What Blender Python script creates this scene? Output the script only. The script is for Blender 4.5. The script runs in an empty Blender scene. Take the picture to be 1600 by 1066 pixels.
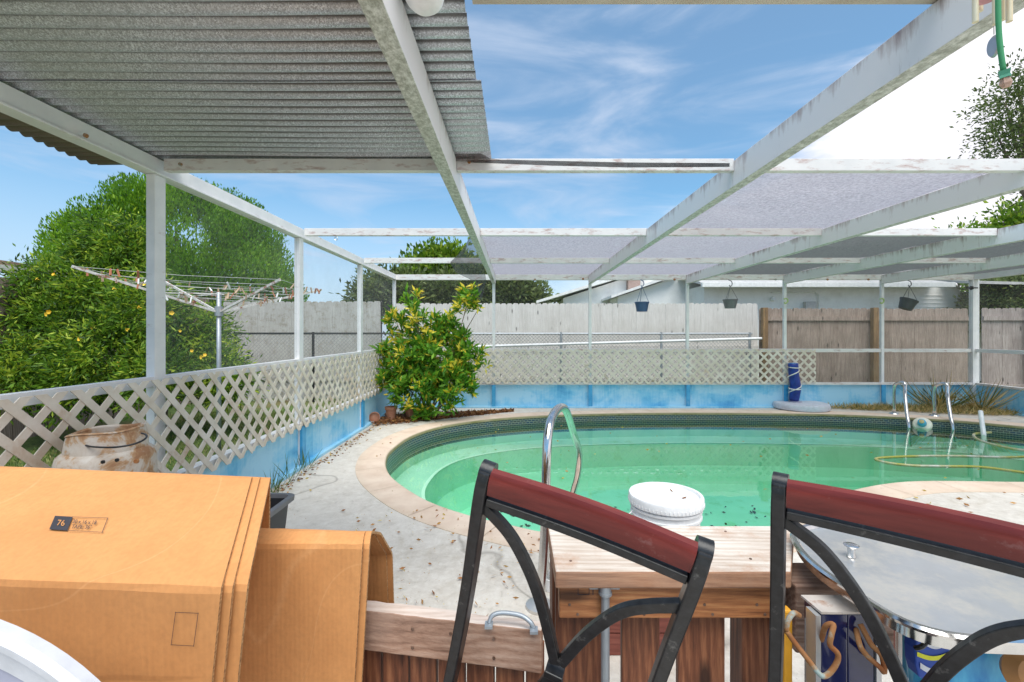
import bpy, math, random
import numpy as np
from mathutils import Vector, Matrix
R = math.radians
random.seed(7); rng = np.random.default_rng(7)
scene = bpy.context.scene
C = scene.collection

# ------------------------------------------------------------------ camera
H = 1.40; F = 711.1; CX, CY = 805.0, 520.0
cam_d = bpy.data.cameras.new("camera"); cam = bpy.data.objects.new("camera", cam_d); C.objects.link(cam)
cam.location = (0, 0, H); cam.rotation_euler = (R(90), 0, 0)
cam_d.sensor_width = 36; cam_d.lens = 16.0
cam_d.shift_x = -(CX-800)/1600; cam_d.shift_y = -(533-CY)/1600
cam_d.clip_start = 0.05; cam_d.clip_end = 500
scene.camera = cam

# ------------------------------------------------------------------ sky and sun
SUN_EL, SUN_AZ = 66, 172      # sun high behind the viewer; soft (thin cloud)
w = bpy.data.worlds.new("World"); scene.world = w; w.use_nodes = True
nt = w.node_tree; nt.nodes.clear(); N = nt.nodes.new; L = nt.links.new
def math_n(tree, op, a, b=None, c=None, clamp=False):
    n = tree.nodes.new('ShaderNodeMath'); n.operation = op; n.use_clamp = clamp
    for i, v in enumerate((a, b, c)):
        if v is None: continue
        if isinstance(v, (int, float)): n.inputs[i].default_value = v
        else: tree.links.new(v, n.inputs[i])
    return n.outputs[0]
sky = N('ShaderNodeTexSky'); sky.sky_type = 'NISHITA'; sky.sun_disc = False
sky.sun_elevation = R(SUN_EL); sky.sun_rotation = R(SUN_AZ); sky.air_density = 1.0; sky.dust_density = 0.6; sky.ozone_density = 2.0
tc = N('ShaderNodeTexCoord')
sep = N('ShaderNodeSeparateXYZ'); L(tc.outputs['Generated'], sep.inputs[0])
mp = N('ShaderNodeMapping'); mp.inputs['Scale'].default_value = (1.3, 1.3, 6.0); mp.inputs['Rotation'].default_value = (0, R(12), 0)
L(tc.outputs['Generated'], mp.inputs[0])
nz = N('ShaderNodeTexNoise'); nz.inputs['Scale'].default_value = 1.6; nz.inputs['Detail'].default_value = 9; nz.inputs['Roughness'].default_value = .55; nz.inputs['Distortion'].default_value = .9
L(mp.outputs[0], nz.inputs['Vector'])
mr = N('ShaderNodeMapRange'); mr.interpolation_type = 'SMOOTHSTEP'
mr.inputs[1].default_value = .40; mr.inputs[2].default_value = .78; mr.inputs[3].default_value = .22; mr.inputs[4].default_value = .9
L(nz.outputs['Fac'], mr.inputs[0])
# white bank of cloud filling the sky on the side away from the round tree, and low cloud near the horizon
e = math_n(nt, 'SUBTRACT', sep.outputs['X'], math_n(nt, 'MULTIPLY', sep.outputs['Z'], 1.36))
nzs = math_n(nt, 'MULTIPLY', math_n(nt, 'SUBTRACT', nz.outputs['Fac'], .5), .5)
bank = N('ShaderNodeMapRange'); bank.interpolation_type = 'SMOOTHSTEP'
bank.inputs[1].default_value = -.12; bank.inputs[2].default_value = .1
L(math_n(nt, 'ADD', e, nzs), bank.inputs[0])
hz = N('ShaderNodeMapRange'); hz.interpolation_type = 'SMOOTHSTEP'
hz.inputs[1].default_value = .42; hz.inputs[2].default_value = .0; hz.inputs[3].default_value = 0; hz.inputs[4].default_value = .85
L(sep.outputs['Z'], hz.inputs[0])
cm = math_n(nt, 'MAXIMUM', math_n(nt, 'MAXIMUM', mr.outputs[0], bank.outputs[0]), hz.outputs[0], clamp=True)
mix = N('ShaderNodeMix'); mix.data_type = 'RGBA'
tint = N('ShaderNodeMix'); tint.data_type = 'RGBA'; tint.blend_type = 'MULTIPLY'; tint.inputs[0].default_value = 1
tint.inputs[7].default_value = (.38, .88, 1.0, 1); L(sky.outputs[0], tint.inputs[6])
L(cm, mix.inputs[0]); L(tint.outputs[2], mix.inputs[6])
ccol = N('ShaderNodeMix'); ccol.data_type = 'RGBA'; ccol.inputs[6].default_value = (3.6, 4.15, 5.1, 1); ccol.inputs[7].default_value = (7.2, 7.0, 7.5, 1)
wcl = N('ShaderNodeMix'); wcl.data_type = 'RGBA'; wcl.inputs[6].default_value = (5.0, 5.0, 5.55, 1); wcl.inputs[7].default_value = (7.6, 7.4, 7.7, 1); L(nz.outputs['Fac'], wcl.inputs[0]); L(wcl.outputs[2], ccol.inputs[7])
L(bank.outputs[0], ccol.inputs[0]); L(ccol.outputs[2], mix.inputs[7])
bg = N('ShaderNodeBackground'); bg.inputs['Strength'].default_value = 0.115; L(mix.outputs[2], bg.inputs['Color'])
wo = N('ShaderNodeOutputWorld'); L(bg.outputs[0], wo.inputs['Surface'])

sd = bpy.data.lights.new("sun", 'SUN'); sd.energy = 3.1; sd.angle = R(55); sd.color = (1, .95, .87)
so = bpy.data.objects.new("sun", sd); C.objects.link(so)
dv = Vector((math.sin(R(SUN_AZ))*math.cos(R(SUN_EL)), math.cos(R(SUN_AZ))*math.cos(R(SUN_EL)), math.sin(R(SUN_EL))))
so.rotation_euler = dv.to_track_quat('Z', 'Y').to_euler(); so.location = (0, 0, 20)
scene.view_settings.view_transform = 'Standard'; scene.view_settings.look = 'None'
scene.view_settings.exposure = 0.68; scene.view_settings.gamma = 1
scene.cycles.max_bounces = 8; scene.cycles.transparent_max_bounces = 24
scene.cycles.use_denoising = True

# ------------------------------------------------------------------ helpers
def at(px, py, Y):                       # image point at a given distance
    return Vector(((px-CX)/F*Y, Y, H+(CY-py)/F*Y))
def on(px, py, z=0.0):                   # image point on a level plane
    Y = (z-H)*F/(CY-py); return Vector(((px-CX)/F*Y, Y, z))
def rayd(px, py): return Vector(((px-CX)/F, 1, (CY-py)/F))
CAMP = Vector((0, 0, H))

def wloc(o):
    v = Vector((0, 0, 0))
    while o is not None: v += o.location; o = o.parent
    return v
def tag(o, label=None, cat=None, group=None, kind=None):
    if label: o['label'] = label
    if cat: o['category'] = cat
    if group: o['group'] = group
    if kind: o['kind'] = kind
    return o
def thing(name, loc, label, cat, group=None):
    o = bpy.data.objects.new(name, None); C.objects.link(o); o.location = loc; o.empty_display_size = .1
    return tag(o, label, cat, group)

class MB:
    def __init__(s): s.v = []; s.f = []; s.tint = None; s.mi = []
    def add(s, vs, fs, mi=0):
        b = len(s.v); s.v += [tuple(v) for v in vs]; s.f += [tuple(b+i for i in f) for f in fs]; s.mi += [mi]*len(fs); return s
    def box(s, x0, x1, y0, y1, z0, z1, mi=0):
        return s.add([(x0,y0,z0),(x1,y0,z0),(x1,y1,z0),(x0,y1,z0),(x0,y0,z1),(x1,y0,z1),(x1,y1,z1),(x0,y1,z1)],
                     [(0,3,2,1),(4,5,6,7),(0,1,5,4),(1,2,6,5),(2,3,7,6),(3,0,4,7)], mi)
    def obox(s, o, ax, ay, az, mi=0):    # oriented box: corner o, edge vectors
        o, ax, ay, az = map(Vector, (o, ax, ay, az))
        if ax.cross(ay).dot(az) < 0: o = o+ax; ax = -ax
        return s.add([o, o+ax, o+ax+ay, o+ay, o+az, o+ax+az, o+ax+ay+az, o+ay+az],
                     [(0,3,2,1),(4,5,6,7),(0,1,5,4),(1,2,6,5),(2,3,7,6),(3,0,4,7)], mi)
    def bar(s, pts, wd, ht, up=(0,0,1), mi=0):   # rectangular section swept along points
        pts = [Vector(p) for p in pts]; up = Vector(up); rings = []
        for i, p in enumerate(pts):
            t = (pts[min(i+1, len(pts)-1)]-pts[max(i-1, 0)]).normalized()
            sd_ = t.cross(up).normalized(); u = sd_.cross(t).normalized()
            rings.append([p+sd_*a*wd/2+u*b*ht/2 for a, b in ((-1,-1),(1,-1),(1,1),(-1,1))])
        return s.rings(rings, mi)
    def rings(s, rings, mi=0, cap=True):
        n = len(rings[0]); vs = [v for r in rings for v in r]; fs = []
        for i in range(len(rings)-1):
            for j in range(n):
                a = i*n+j; b = i*n+(j+1)%n; fs.append((a, b, b+n, a+n))
        if cap: fs += [tuple(range(n))[::-1], tuple(range((len(rings)-1)*n, len(rings)*n))]
        return s.add(vs, fs, mi)
    def tube(s, pts, r, n=10, mi=0, cap=True):
        pts = [Vector(p) for p in pts]; rr = r if isinstance(r, (list, tuple)) else [r]*len(pts)
        t0 = (pts[1]-pts[0]).normalized(); a = Vector((0,0,1)) if abs(t0.z) < .9 else Vector((1,0,0))
        u = t0.cross(a).normalized(); rings = []
        for i, p in enumerate(pts):
            t = (pts[min(i+1, len(pts)-1)]-pts[max(i-1, 0)]).normalized()
            u = (u-t*u.dot(t)).normalized(); v = t.cross(u)
            rings.append([p+(u*math.cos(k/n*2*math.pi)+v*math.sin(k/n*2*math.pi))*rr[i] for k in range(n)])
        return s.rings(rings, mi, cap)
    def lathe(s, c, prof, n=32, mi=0, ax=None):   # prof: (r, z)
        c = Vector(c); M = Matrix.Identity(3) if ax is None else Vector(ax).to_track_quat('Z', 'Y').to_matrix()
        rings = [[c+M @ Vector((r*math.cos(k/n*2*math.pi), r*math.sin(k/n*2*math.pi), z)) for k in range(n)] for r, z in prof]
        return s.rings(rings, mi, True)
    def build(s, name, mat, parent=None, origin=None, smooth=False, bevel=0, tint=None, autos=None):
        if origin is None: origin = wloc(parent) if parent else None
        if origin is None:
            a = np.array(s.v); origin = Vector((a[:,0].mean(), a[:,1].mean(), a[:,2].min()))
        origin = Vector(origin); a = np.array(s.v, dtype=np.float64)-np.array(origin)
        me = bpy.data.meshes.new(name); me.from_pydata(a.tolist(), [], s.f)
        for m in (mat if isinstance(mat, list) else [mat]): me.materials.append(m)
        if any(s.mi): me.polygons.foreach_set('material_index', s.mi)
        if smooth: me.polygons.foreach_set('use_smooth', [True]*len(me.polygons))
        if tint is not None:
            at_ = me.attributes.new('tint', 'FLOAT', 'POINT'); at_.data.foreach_set('value', np.asarray(tint, dtype=np.float32))
        me.update(); o = bpy.data.objects.new(name, me); C.objects.link(o)
        if parent: o.parent = parent
        else: o.location = origin
        if smooth and smooth != 'all':
            md = None
            try: me.set_sharp_from_angle(angle=R(40))
            except Exception: pass
        if bevel:
            b = o.modifiers.new('bevel', 'BEVEL'); b.width = bevel; b.segments = 2; b.limit_method = 'ANGLE'; b.angle_limit = R(40)
        return o

def spline(pts, k=6):                    # Catmull-Rom through points
    P = [Vector(p) for p in pts]; P = [P[0]*2-P[1]]+P+[P[-1]*2-P[-2]]; out = []
    for i in range(1, len(P)-2):
        for j in range(k):
            t = j/k; a, b, c, d = P[i-1:i+3]
            out.append(.5*((2*b)+(c-a)*t+(2*a-5*b+4*c-d)*t*t+(3*b-a-3*c+d)*t**3))
    out.append(P[-2]); return out

# ------------------------------------------------------------------ materials
def new_mat(name):
    m = bpy.data.materials.new(name); m.use_nodes = True
    return m, m.node_tree, m.node_tree.nodes['Principled BSDF']
def ramp(t, fac, stops, interp='LINEAR'):
    r = t.nodes.new('ShaderNodeValToRGB'); r.color_ramp.interpolation = interp
    el = r.color_ramp.elements
    while len(el) < len(stops): el.new(.5)
    for e_, (p, c) in zip(el, stops):
        e_.position = p; e_.color = (*c, 1) if len(c) == 3 else c
    t.links.new(fac, r.inputs[0]); return r.outputs[0]
def coords(t, scale=(1,1,1), rot=(0,0,0), kind='Object'):
    c = t.nodes.new('ShaderNodeTexCoord'); m = t.nodes.new('ShaderNodeMapping')
    m.inputs['Scale'].default_value = scale; m.inputs['Rotation'].default_value = rot
    t.links.new(c.outputs[kind], m.inputs[0]); return m.outputs[0]
def noise(t, vec, scale=5, detail=6, rough=.6, dist=0):
    n = t.nodes.new('ShaderNodeTexNoise'); n.inputs['Scale'].default_value = scale; n.inputs['Detail'].default_value = detail
    n.inputs['Roughness'].default_value = rough; n.inputs['Distortion'].default_value = dist
    t.links.new(vec, n.inputs['Vector']); return n.outputs['Fac']
def mixc(t, fac, a, b, mode='MIX'):
    n = t.nodes.new('ShaderNodeMix'); n.data_type = 'RGBA'; n.blend_type = mode
    for i, v in ((0, fac), (6, a), (7, b)):
        if isinstance(v, (int, float)): n.inputs[i].default_value = v
        elif isinstance(v, tuple): n.inputs[i].default_value = (*v, 1)
        else: t.links.new(v, n.inputs[i])
    return n.outputs[2]
def bump(t, p, h, strength=.3, dist=.01):
    b = t.nodes.new('ShaderNodeBump'); b.inputs['Strength'].default_value = strength; b.inputs['Distance'].default_value = dist
    t.links.new(h, b.inputs['Height']); t.links.new(b.outputs[0], p.inputs['Normal'])
def simple(name, c1, c2, scale=8, rough=.6, metal=0, stretch=(1,1,1), bs=.2, bd=.005, lo=.35, hi=.65, dirt=None, dirt_lo=.58, dirt_hi=.72, dirt_scale=3, dstretch=(1,1,1), detail=6):
    m, t, p = new_mat(name)
    v = coords(t, stretch); n = noise(t, v, scale, detail)
    col = ramp(t, n, [(lo, c1), (hi, c2)])
    if dirt:
        n2 = noise(t, coords(t, dstretch), dirt_scale, 8, .7)
        k = ramp(t, n2, [(dirt_lo, (0,0,0)), (dirt_hi, (1,1,1))]); col = mixc(t, k, col, dirt)
    t.links.new(col, p.inputs['Base Color']); p.inputs['Roughness'].default_value = rough; p.inputs['Metallic'].default_value = metal
    if bs: bump(t, p, n, bs, bd)
    return m
def wood(name, cols, axis='z', scale=1.0, rough=.75, knots=True, dirt=None, edge=None):
    m, t, p = new_mat(name)
    st = {'x': (.6, 9, 9), 'y': (9, .6, 9), 'z': (9, 9, .6)}[axis]
    v0 = coords(t, tuple(a*scale for a in st)); oi = t.nodes.new('ShaderNodeObjectInfo'); va_ = t.nodes.new('ShaderNodeVectorMath'); va_.operation = 'ADD'
    cmb = t.nodes.new('ShaderNodeCombineXYZ'); rr_ = math_n(t, 'MULTIPLY', oi.outputs['Random'], 37.0)
    for q_ in range(3): t.links.new(rr_, cmb.inputs[q_])
    t.links.new(v0, va_.inputs[0]); t.links.new(cmb.outputs[0], va_.inputs[1]); v = va_.outputs[0]
    n1 = noise(t, v, 2.2, 8, .65, 1.2)
    wv = t.nodes.new('ShaderNodeTexWave'); wv.wave_type = 'BANDS'; wv.bands_direction = 'DIAGONAL'
    wv.inputs['Scale'].default_value = 2.6; wv.inputs['Distortion'].default_value = 5; wv.inputs['Detail'].default_value = 3; wv.inputs['Detail Scale'].default_value = 1.4
    t.links.new(v, wv.inputs['Vector'])
    f = math_n(t, 'ADD', math_n(t, 'MULTIPLY', n1, .84), math_n(t, 'MULTIPLY', wv.outputs['Fac'], .16))
    fine = noise(t, coords(t, tuple(a*scale*6 for a in st)), 3, 6, .75)
    f = math_n(t, 'ADD', math_n(t, 'MULTIPLY', f, .62), math_n(t, 'MULTIPLY', fine, .38))
    col = ramp(t, f, [(.34, cols[0]), (.5, cols[1]), (.66, cols[2])])
    if edge:
        g = t.nodes.new('ShaderNodeNewGeometry'); sx = t.nodes.new('ShaderNodeSeparateXYZ'); t.links.new(g.outputs['True Normal'], sx.inputs[0])
        ec = ramp(t, f, [(.34, edge[0]), (.5, edge[1]), (.66, edge[2])])
        col = mixc(t, math_n(t, 'GREATER_THAN', sx.outputs['Z'], .6), ec, col)
    big = noise(t, coords(t, (1,1,1)), 2.5, 5, .6)
    col = mixc(t, ramp(t, big, [(.4, (0,0,0)), (.7, (.5,.5,.5))]), col, cols[0])
    # knots
    vo = t.nodes.new('ShaderNodeTexVoronoi'); vo.inputs['Scale'].default_value = 1.0
    kst = {'x': (2.2, 7, 7), 'y': (7, 2.2, 7), 'z': (7, 7, 2.2)}[axis]
    t.links.new(coords(t, kst), vo.inputs['Vector'])
    if knots: col = mixc(t, ramp(t, vo.outputs['Distance'], [(.07, (.85,.85,.85)), (.15, (0,0,0))]), col, tuple(c*.3 for c in cols[0]))
    if dirt:
        col = mixc(t, ramp(t, noise(t, coords(t), 6, 8, .75), [(.5, (0,0,0)), (.68, (.8,.8,.8))]), col, dirt)
    t.links.new(col, p.inputs['Base Color']); p.inputs['Roughness'].default_value = rough
    bump(t, p, f, .5, .004)
    return m
def plain(name, c, rough=.5, metal=0, coat=0):
    m, t, p = new_mat(name)
    n = noise(t, coords(t), 14, 5)
    t.links.new(mixc(t, ramp(t, n, [(.3, (0,0,0)), (.7, (1,1,1))]), tuple(x*.85 for x in c), tuple(min(1, x*1.1) for x in c)), p.inputs['Base Color'])
    p.inputs['Roughness'].default_value = rough; p.inputs['Metallic'].default_value = metal; p.inputs['Coat Weight'].default_value = coat
    return m
def leafmat(name, stops, trans=.35, rough=.5):
    m, t, p = new_mat(name)
    a = t.nodes.new('ShaderNodeAttribute'); a.attribute_name = 'tint'
    col = ramp(t, a.outputs['Fac'], stops)
    t.links.new(col, p.inputs['Base Color']); p.inputs['Roughness'].default_value = rough; p.inputs['Specular IOR Level'].default_value = .3
    tr = t.nodes.new('ShaderNodeBsdfTranslucent'); t.links.new(mixc(t, .5, col, (1, 1, .4), 'MULTIPLY'), tr.inputs['Color'])
    ms = t.nodes.new('ShaderNodeMixShader'); ms.inputs[0].default_value = trans
    t.links.new(p.outputs[0], ms.inputs[1]); t.links.new(tr.outputs[0], ms.inputs[2])
    t.links.new(ms.outputs[0], t.nodes['Material Output'].inputs['Surface']); return m
def screenmat(name, c, thread, dirt=.3, tl=.5, blot=2.2):
    # insect mesh: thread cover seen along the view direction grows at grazing angles; dirt patches fill it
    m, t, p = new_mat(name)
    lw = t.nodes.new('ShaderNodeLayerWeight'); lw.inputs[0].default_value = .5
    cosv = math_n(t, 'MAXIMUM', math_n(t, 'SUBTRACT', 1, lw.outputs['Facing']), .04)
    n = noise(t, coords(t), blot, 8, .7)
    open_ = math_n(t, 'SUBTRACT', 1-thread, math_n(t, 'MULTIPLY', math_n(t, 'SUBTRACT', n, .35, clamp=True), dirt*1.6))
    keep = math_n(t, 'POWER', math_n(t, 'MAXIMUM', open_, .05), math_n(t, 'DIVIDE', 1, cosv))
    fine = noise(t, coords(t), 45, 3, .8)
    col = mixc(t, ramp(t, fine, [(.35, (0,0,0)), (.65, (1,1,1))]), tuple(x*.72 for x in c), tuple(min(1, x*1.2) for x in c))
    df = t.nodes.new('ShaderNodeBsdfDiffuse'); t.links.new(col, df.inputs[0])
    tr = t.nodes.new('ShaderNodeBsdfTranslucent'); t.links.new(col, tr.inputs[0])
    a = t.nodes.new('ShaderNodeMixShader'); a.inputs[0].default_value = tl
    t.links.new(df.outputs[0], a.inputs[1]); t.links.new(tr.outputs[0], a.inputs[2])
    tp = t.nodes.new('ShaderNodeBsdfTransparent'); b = t.nodes.new('ShaderNodeMixShader')
    t.links.new(keep, b.inputs[0]); t.links.new(a.outputs[0], b.inputs[1]); t.links.new(tp.outputs[0], b.inputs[2])
    t.links.new(b.outputs[0], t.nodes['Material Output'].inputs['Surface']); return m

ALU = simple('white_aluminium', (.70,.70,.71), (.80,.79,.79), 6, .5, 0, (1,1,1), .05, .002, dirt=(.42,.34,.30), dirt_lo=.60, dirt_hi=.74, dirt_scale=4, dstretch=(1,1,3))
def alu_beam():
    m, t, p = new_mat('white_beam_paint')
    g = t.nodes.new('ShaderNodeNewGeometry'); s = t.nodes.new('ShaderNodeSeparateXYZ'); t.links.new(g.outputs['Position'], s.inputs[0])
    streak = noise(t, coords(t, (9, 9, 1.2)), 2, 6, .7)
    blot = noise(t, coords(t), 1.6, 5, .6)
    up = t.nodes.new('ShaderNodeMapRange'); up.inputs[1].default_value = H+1.0; up.inputs[2].default_value = H+1.085
    t.links.new(s.outputs['Z'], up.inputs[0])
    k = math_n(t, 'MULTIPLY', math_n(t, 'ADD', math_n(t, 'MULTIPLY', streak, .9), math_n(t, 'MULTIPLY', up.outputs[0], .22)), math_n(t, 'ADD', blot, .35))
    col = ramp(t, k, [(.46, (.80,.77,.78)), (.58, (.56,.49,.48)), (.72, (.26,.17,.17))])
    sn = t.nodes.new('ShaderNodeSeparateXYZ'); t.links.new(g.outputs['True Normal'], sn.inputs[0])
    spk = noise(t, coords(t, (1, .6, 1)), 38, 6, .8)
    col = mixc(t, math_n(t, 'LESS_THAN', sn.outputs['Z'], -.6), col, ramp(t, spk, [(.40, (.30,.30,.26)), (.52, (.52,.52,.48)), (.62, (.70,.70,.67))]))
    t.links.new(col, p.inputs['Base Color']); p.inputs['Roughness'].default_value = .45; return m
BEAM = alu_beam()
RAILP = simple('rusty_white_rail', (.66,.65,.64), (.74,.72,.70), 6, .5, 0, (1,1,1), .05, .002, dirt=(.42,.28,.25), dirt_lo=.52, dirt_hi=.68, dirt_scale=7, dstretch=(1,1,4))
def bluemat():
    m, t, p = new_mat('faded_blue_paint')
    n = noise(t, coords(t, (1.0, 1.0, 1.6)), 1.7, 6, .6, .2); n2 = noise(t, coords(t, (9, 9, .9)), 3, 6, .65)
    f = math_n(t, 'ADD', math_n(t, 'MULTIPLY', n, .78), math_n(t, 'MULTIPLY', n2, .22))
    col = ramp(t, f, [(.30, (.05,.30,.60)), (.42, (.16,.53,.79)), (.54, (.38,.68,.86))])
    col = mixc(t, ramp(t, noise(t, coords(t), 9, 8, .8), [(.66, (0,0,0)), (.74, (.7,.7,.7))]), col, (.16,.16,.14))
    t.links.new(col, p.inputs['Base Color']); p.inputs['Roughness'].default_value = .55; return m
BLUE = bluemat()
STUDB = simple('deep_blue_paint', (.03,.28,.56), (.08,.40,.68), 8, .5, 0, (1,1,1), .05, .002, dirt=(.3,.55,.75), dirt_lo=.6, dirt_hi=.8)
LATT = simple('cream_lattice', (.60,.52,.42), (.76,.70,.62), 5, .7, 0, (1,1,1), .1, .002, dirt=(.48,.30,.17), dirt_lo=.56, dirt_hi=.76, dirt_scale=3.5)
LATT2 = simple('mouldy_cream_lattice', (.60,.54,.45), (.76,.70,.61), 5, .75, 0, (1,1,1), .1, .002, dirt=(.33,.25,.17), dirt_lo=.52, dirt_hi=.72, dirt_scale=5)
def concrete():
    m, t, p = new_mat('pale_rough_concrete')
    c = coords(t); big = noise(t, c, .8, 7, .65); mid = noise(t, c, 11, 9, .8, .4); fine = noise(t, c, 60, 4, .7)
    col = ramp(t, big, [(.35, (.50,.455,.40)), (.65, (.63,.585,.525))])
    col = mixc(t, ramp(t, mid, [(.47, (0,0,0)), (.62, (.6,.6,.6))]), col, (.70,.665,.61))
    col = mixc(t, ramp(t, mid, [(.32, (.8,.8,.8)), (.44, (0,0,0))]), col, (.36,.33,.28))
    col = mixc(t, ramp(t, fine, [(.25, (.55,.55,.55)), (.38, (0,0,0))]), col, (.25,.22,.18))
    st_ = noise(t, coords(t, (1,1,1)), 2.1, 6, .7, .6); col = mixc(t, ramp(t, st_, [(.54, (0,0,0)), (.68, (.5,.5,.5))]), col, (.40,.34,.26))
    ck = noise(t, coords(t, (1,1,1)), .28, 4, .5, .1); cd_ = math_n(t, 'ABSOLUTE', math_n(t, 'SUBTRACT', ck, .52))
    col = mixc(t, ramp(t, cd_, [(.0, (.5,.5,.5)), (.0005, (0,0,0))]), col, (.14,.12,.10))
    t.links.new(col, p.inputs['Base Color']); p.inputs['Roughness'].default_value = .9
    bump(t, p, math_n(t, 'ADD', mid, math_n(t, 'MULTIPLY', fine, .4)), .6, .008); return m
CONC = concrete()
COPE = simple('peach_coping', (.62,.47,.36), (.74,.60,.48), 4, .8, 0, (1,1,1), .35, .006, dirt=(.40,.28,.17), dirt_lo=.60, dirt_hi=.74, dirt_scale=8)
t = COPE.node_tree; p = t.nodes['Principled BSDF']; src = p.inputs['Base Color'].links[0].from_socket     # algae staining on the lip over the water
g = t.nodes.new('ShaderNodeNewGeometry'); sx = t.nodes.new('ShaderNodeSeparateXYZ'); t.links.new(g.outputs['Position'], sx.inputs[0])
k = t.nodes.new('ShaderNodeMapRange'); k.inputs[1].default_value = .004; k.inputs[2].default_value = -.012; t.links.new(sx.outputs['Z'], k.inputs[0])
t.links.new(mixc(t, math_n(t, 'MULTIPLY', k.outputs[0], math_n(t, 'ADD', noise(t, coords(t), 4, 5), .35, clamp=True)), src, (.20,.18,.07)), p.inputs['Base Color'])
def tilemat():
    m, t, p = new_mat('mosaic_pool_tile')
    uv = t.nodes.new('ShaderNodeUVMap')
    br = t.nodes.new('ShaderNodeTexBrick'); br.inputs['Scale'].default_value = 1; br.offset = 0.5
    br.inputs['Brick Width'].default_value = .065; br.inputs['Row Height'].default_value = .032; br.inputs['Mortar Size'].default_value = .0042
    br.inputs['Color1'].default_value = (.015,.05,.10,1); br.inputs['Color2'].default_value = (.05,.06,.05,1); br.inputs['Mortar'].default_value = (.27,.29,.24,1)
    br.inputs['Bias'].default_value = -.1
    t.links.new(uv.outputs[0], br.inputs['Vector'])
    n = noise(t, coords(t), 3, 5)
    col = mixc(t, ramp(t, n, [(.5, (0,0,0)), (.7, (.4,.4,.4))]), br.outputs['Color'], (.16,.15,.08))
    t.links.new(col, p.inputs['Base Color']); p.inputs['Roughness'].default_value = .35; return m
TILE = tilemat()
PLAST = simple('pool_plaster', (.58,.74,.63), (.68,.80,.71), 2.2, .8, 0, (1,1,1), .05, .004, dirt=(.36,.52,.26), dirt_lo=.56, dirt_hi=.78, dirt_scale=3.2)
PLINE = simple('pale_bench_edge', (.85,.88,.80), (.9,.92,.85), 5, .7)
def watermat():
    m, t, p = new_mat('green_pool_water'); t.nodes.remove(p)
    out = t.nodes['Material Output']
    tp = t.nodes.new('ShaderNodeBsdfTransparent'); tp.inputs[0].default_value = (.88,.99,.95,1)
    gl = t.nodes.new('ShaderNodeBsdfGlossy'); gl.inputs['Roughness'].default_value = .015
    fr = t.nodes.new('ShaderNodeFresnel'); fr.inputs[0].default_value = 1.42
    v = coords(t); n = noise(t, v, 2.2, 3, .5); b = t.nodes.new('ShaderNodeBump'); b.inputs['Strength'].default_value = .06; b.inputs['Distance'].default_value = .02
    t.links.new(n, b.inputs['Height']); t.links.new(b.outputs[0], gl.inputs['Normal'])
    mx = t.nodes.new('ShaderNodeMixShader'); t.links.new(fr.outputs[0], mx.inputs[0]); t.links.new(tp.outputs[0], mx.inputs[1]); t.links.new(gl.outputs[0], mx.inputs[2])
    t.links.new(mx.outputs[0], out.inputs['Surface'])
    va = t.nodes.new('ShaderNodeVolumeAbsorption'); va.inputs[0].default_value = (.42,.95,.78,1); va.inputs[1].default_value = .42
    t.links.new(va.outputs[0], out.inputs['Volume']); return m
WATER = watermat()
def galv():
    m, t, p = new_mat('galvanised_underside')
    c = coords(t); vo = t.nodes.new('ShaderNodeTexVoronoi'); vo.inputs['Scale'].default_value = 260; t.links.new(c, vo.inputs['Vector'])
    n = noise(t, c, 3, 6, .6); n2 = noise(t, coords(t, (.7, 9, 9)), 1.2, 7, .7)
    sp = ramp(t, vo.outputs['Color'], [(.2, (.30,.31,.34)), (.5, (.47,.49,.54)), (.85, (.76,.79,.85))])
    col = mixc(t, ramp(t, n, [(.35, (0,0,0)), (.7, (.5,.5,.5))]), sp, (.46,.47,.50))
    col = mixc(t, ramp(t, n2, [(.66, (0,0,0)), (.76, (.45,.45,.45))]), col, (.40,.33,.28))
    g = t.nodes.new('ShaderNodeNewGeometry'); s = t.nodes.new('ShaderNodeSeparateXYZ'); t.links.new(g.outputs['Position'], s.inputs[0])
    ru = t.nodes.new('ShaderNodeMapRange'); ru.inputs[1].default_value = -2.28; ru.inputs[2].default_value = -2.36; t.links.new(s.outputs['X'], ru.inputs[0])
    col = mixc(t, math_n(t, 'MULTIPLY', ru.outputs[0], .9), col, (.17,.115,.085))
    # occlusion shade painted as dark lines along the creases between corrugations
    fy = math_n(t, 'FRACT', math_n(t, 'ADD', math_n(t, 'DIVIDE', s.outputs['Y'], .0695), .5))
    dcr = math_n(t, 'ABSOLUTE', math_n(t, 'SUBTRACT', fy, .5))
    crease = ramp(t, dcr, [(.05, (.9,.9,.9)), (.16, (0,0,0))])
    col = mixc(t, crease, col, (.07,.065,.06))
    t.links.new(col, p.inputs['Base Color']); p.inputs['Roughness'].default_value = .42; p.inputs['Metallic'].default_value = .3
    return m
GALV = galv()
SCR_W = screenmat('thin_wall_screen', (.60,.60,.57), .035, .08, .5)
SCR_D = screenmat('mouldy_wall_screen', (.50,.47,.40), .10, .22, .5)
SCR_L = screenmat('pale_roof_screen', (.33,.32,.36), .42, .45, .68)
SCR_G = screenmat('grey_roof_screen', (.13,.135,.135), .48, .35, .55)
SCR_T = screenmat('torn_brown_screen', (.22,.17,.16), .5, .4, .4)
WFENCE = wood('weathered_white_fence_wood', [(.48,.45,.41), (.63,.60,.56), (.72,.70,.66)], 'z', 1, .85, True)
GFENCE = wood('grey_fence_wood', [(.34,.32,.29), (.47,.46,.43), (.56,.55,.52)], 'z', 1, .85, False, dirt=(.22,.19,.12))  # greyer boards than the long white fence, brown patches over the grain
BFENCE = wood('weathered_brown_fence_wood', [(.16,.115,.09), (.32,.25,.21), (.46,.38,.33)], 'z', 1, .85)
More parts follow.
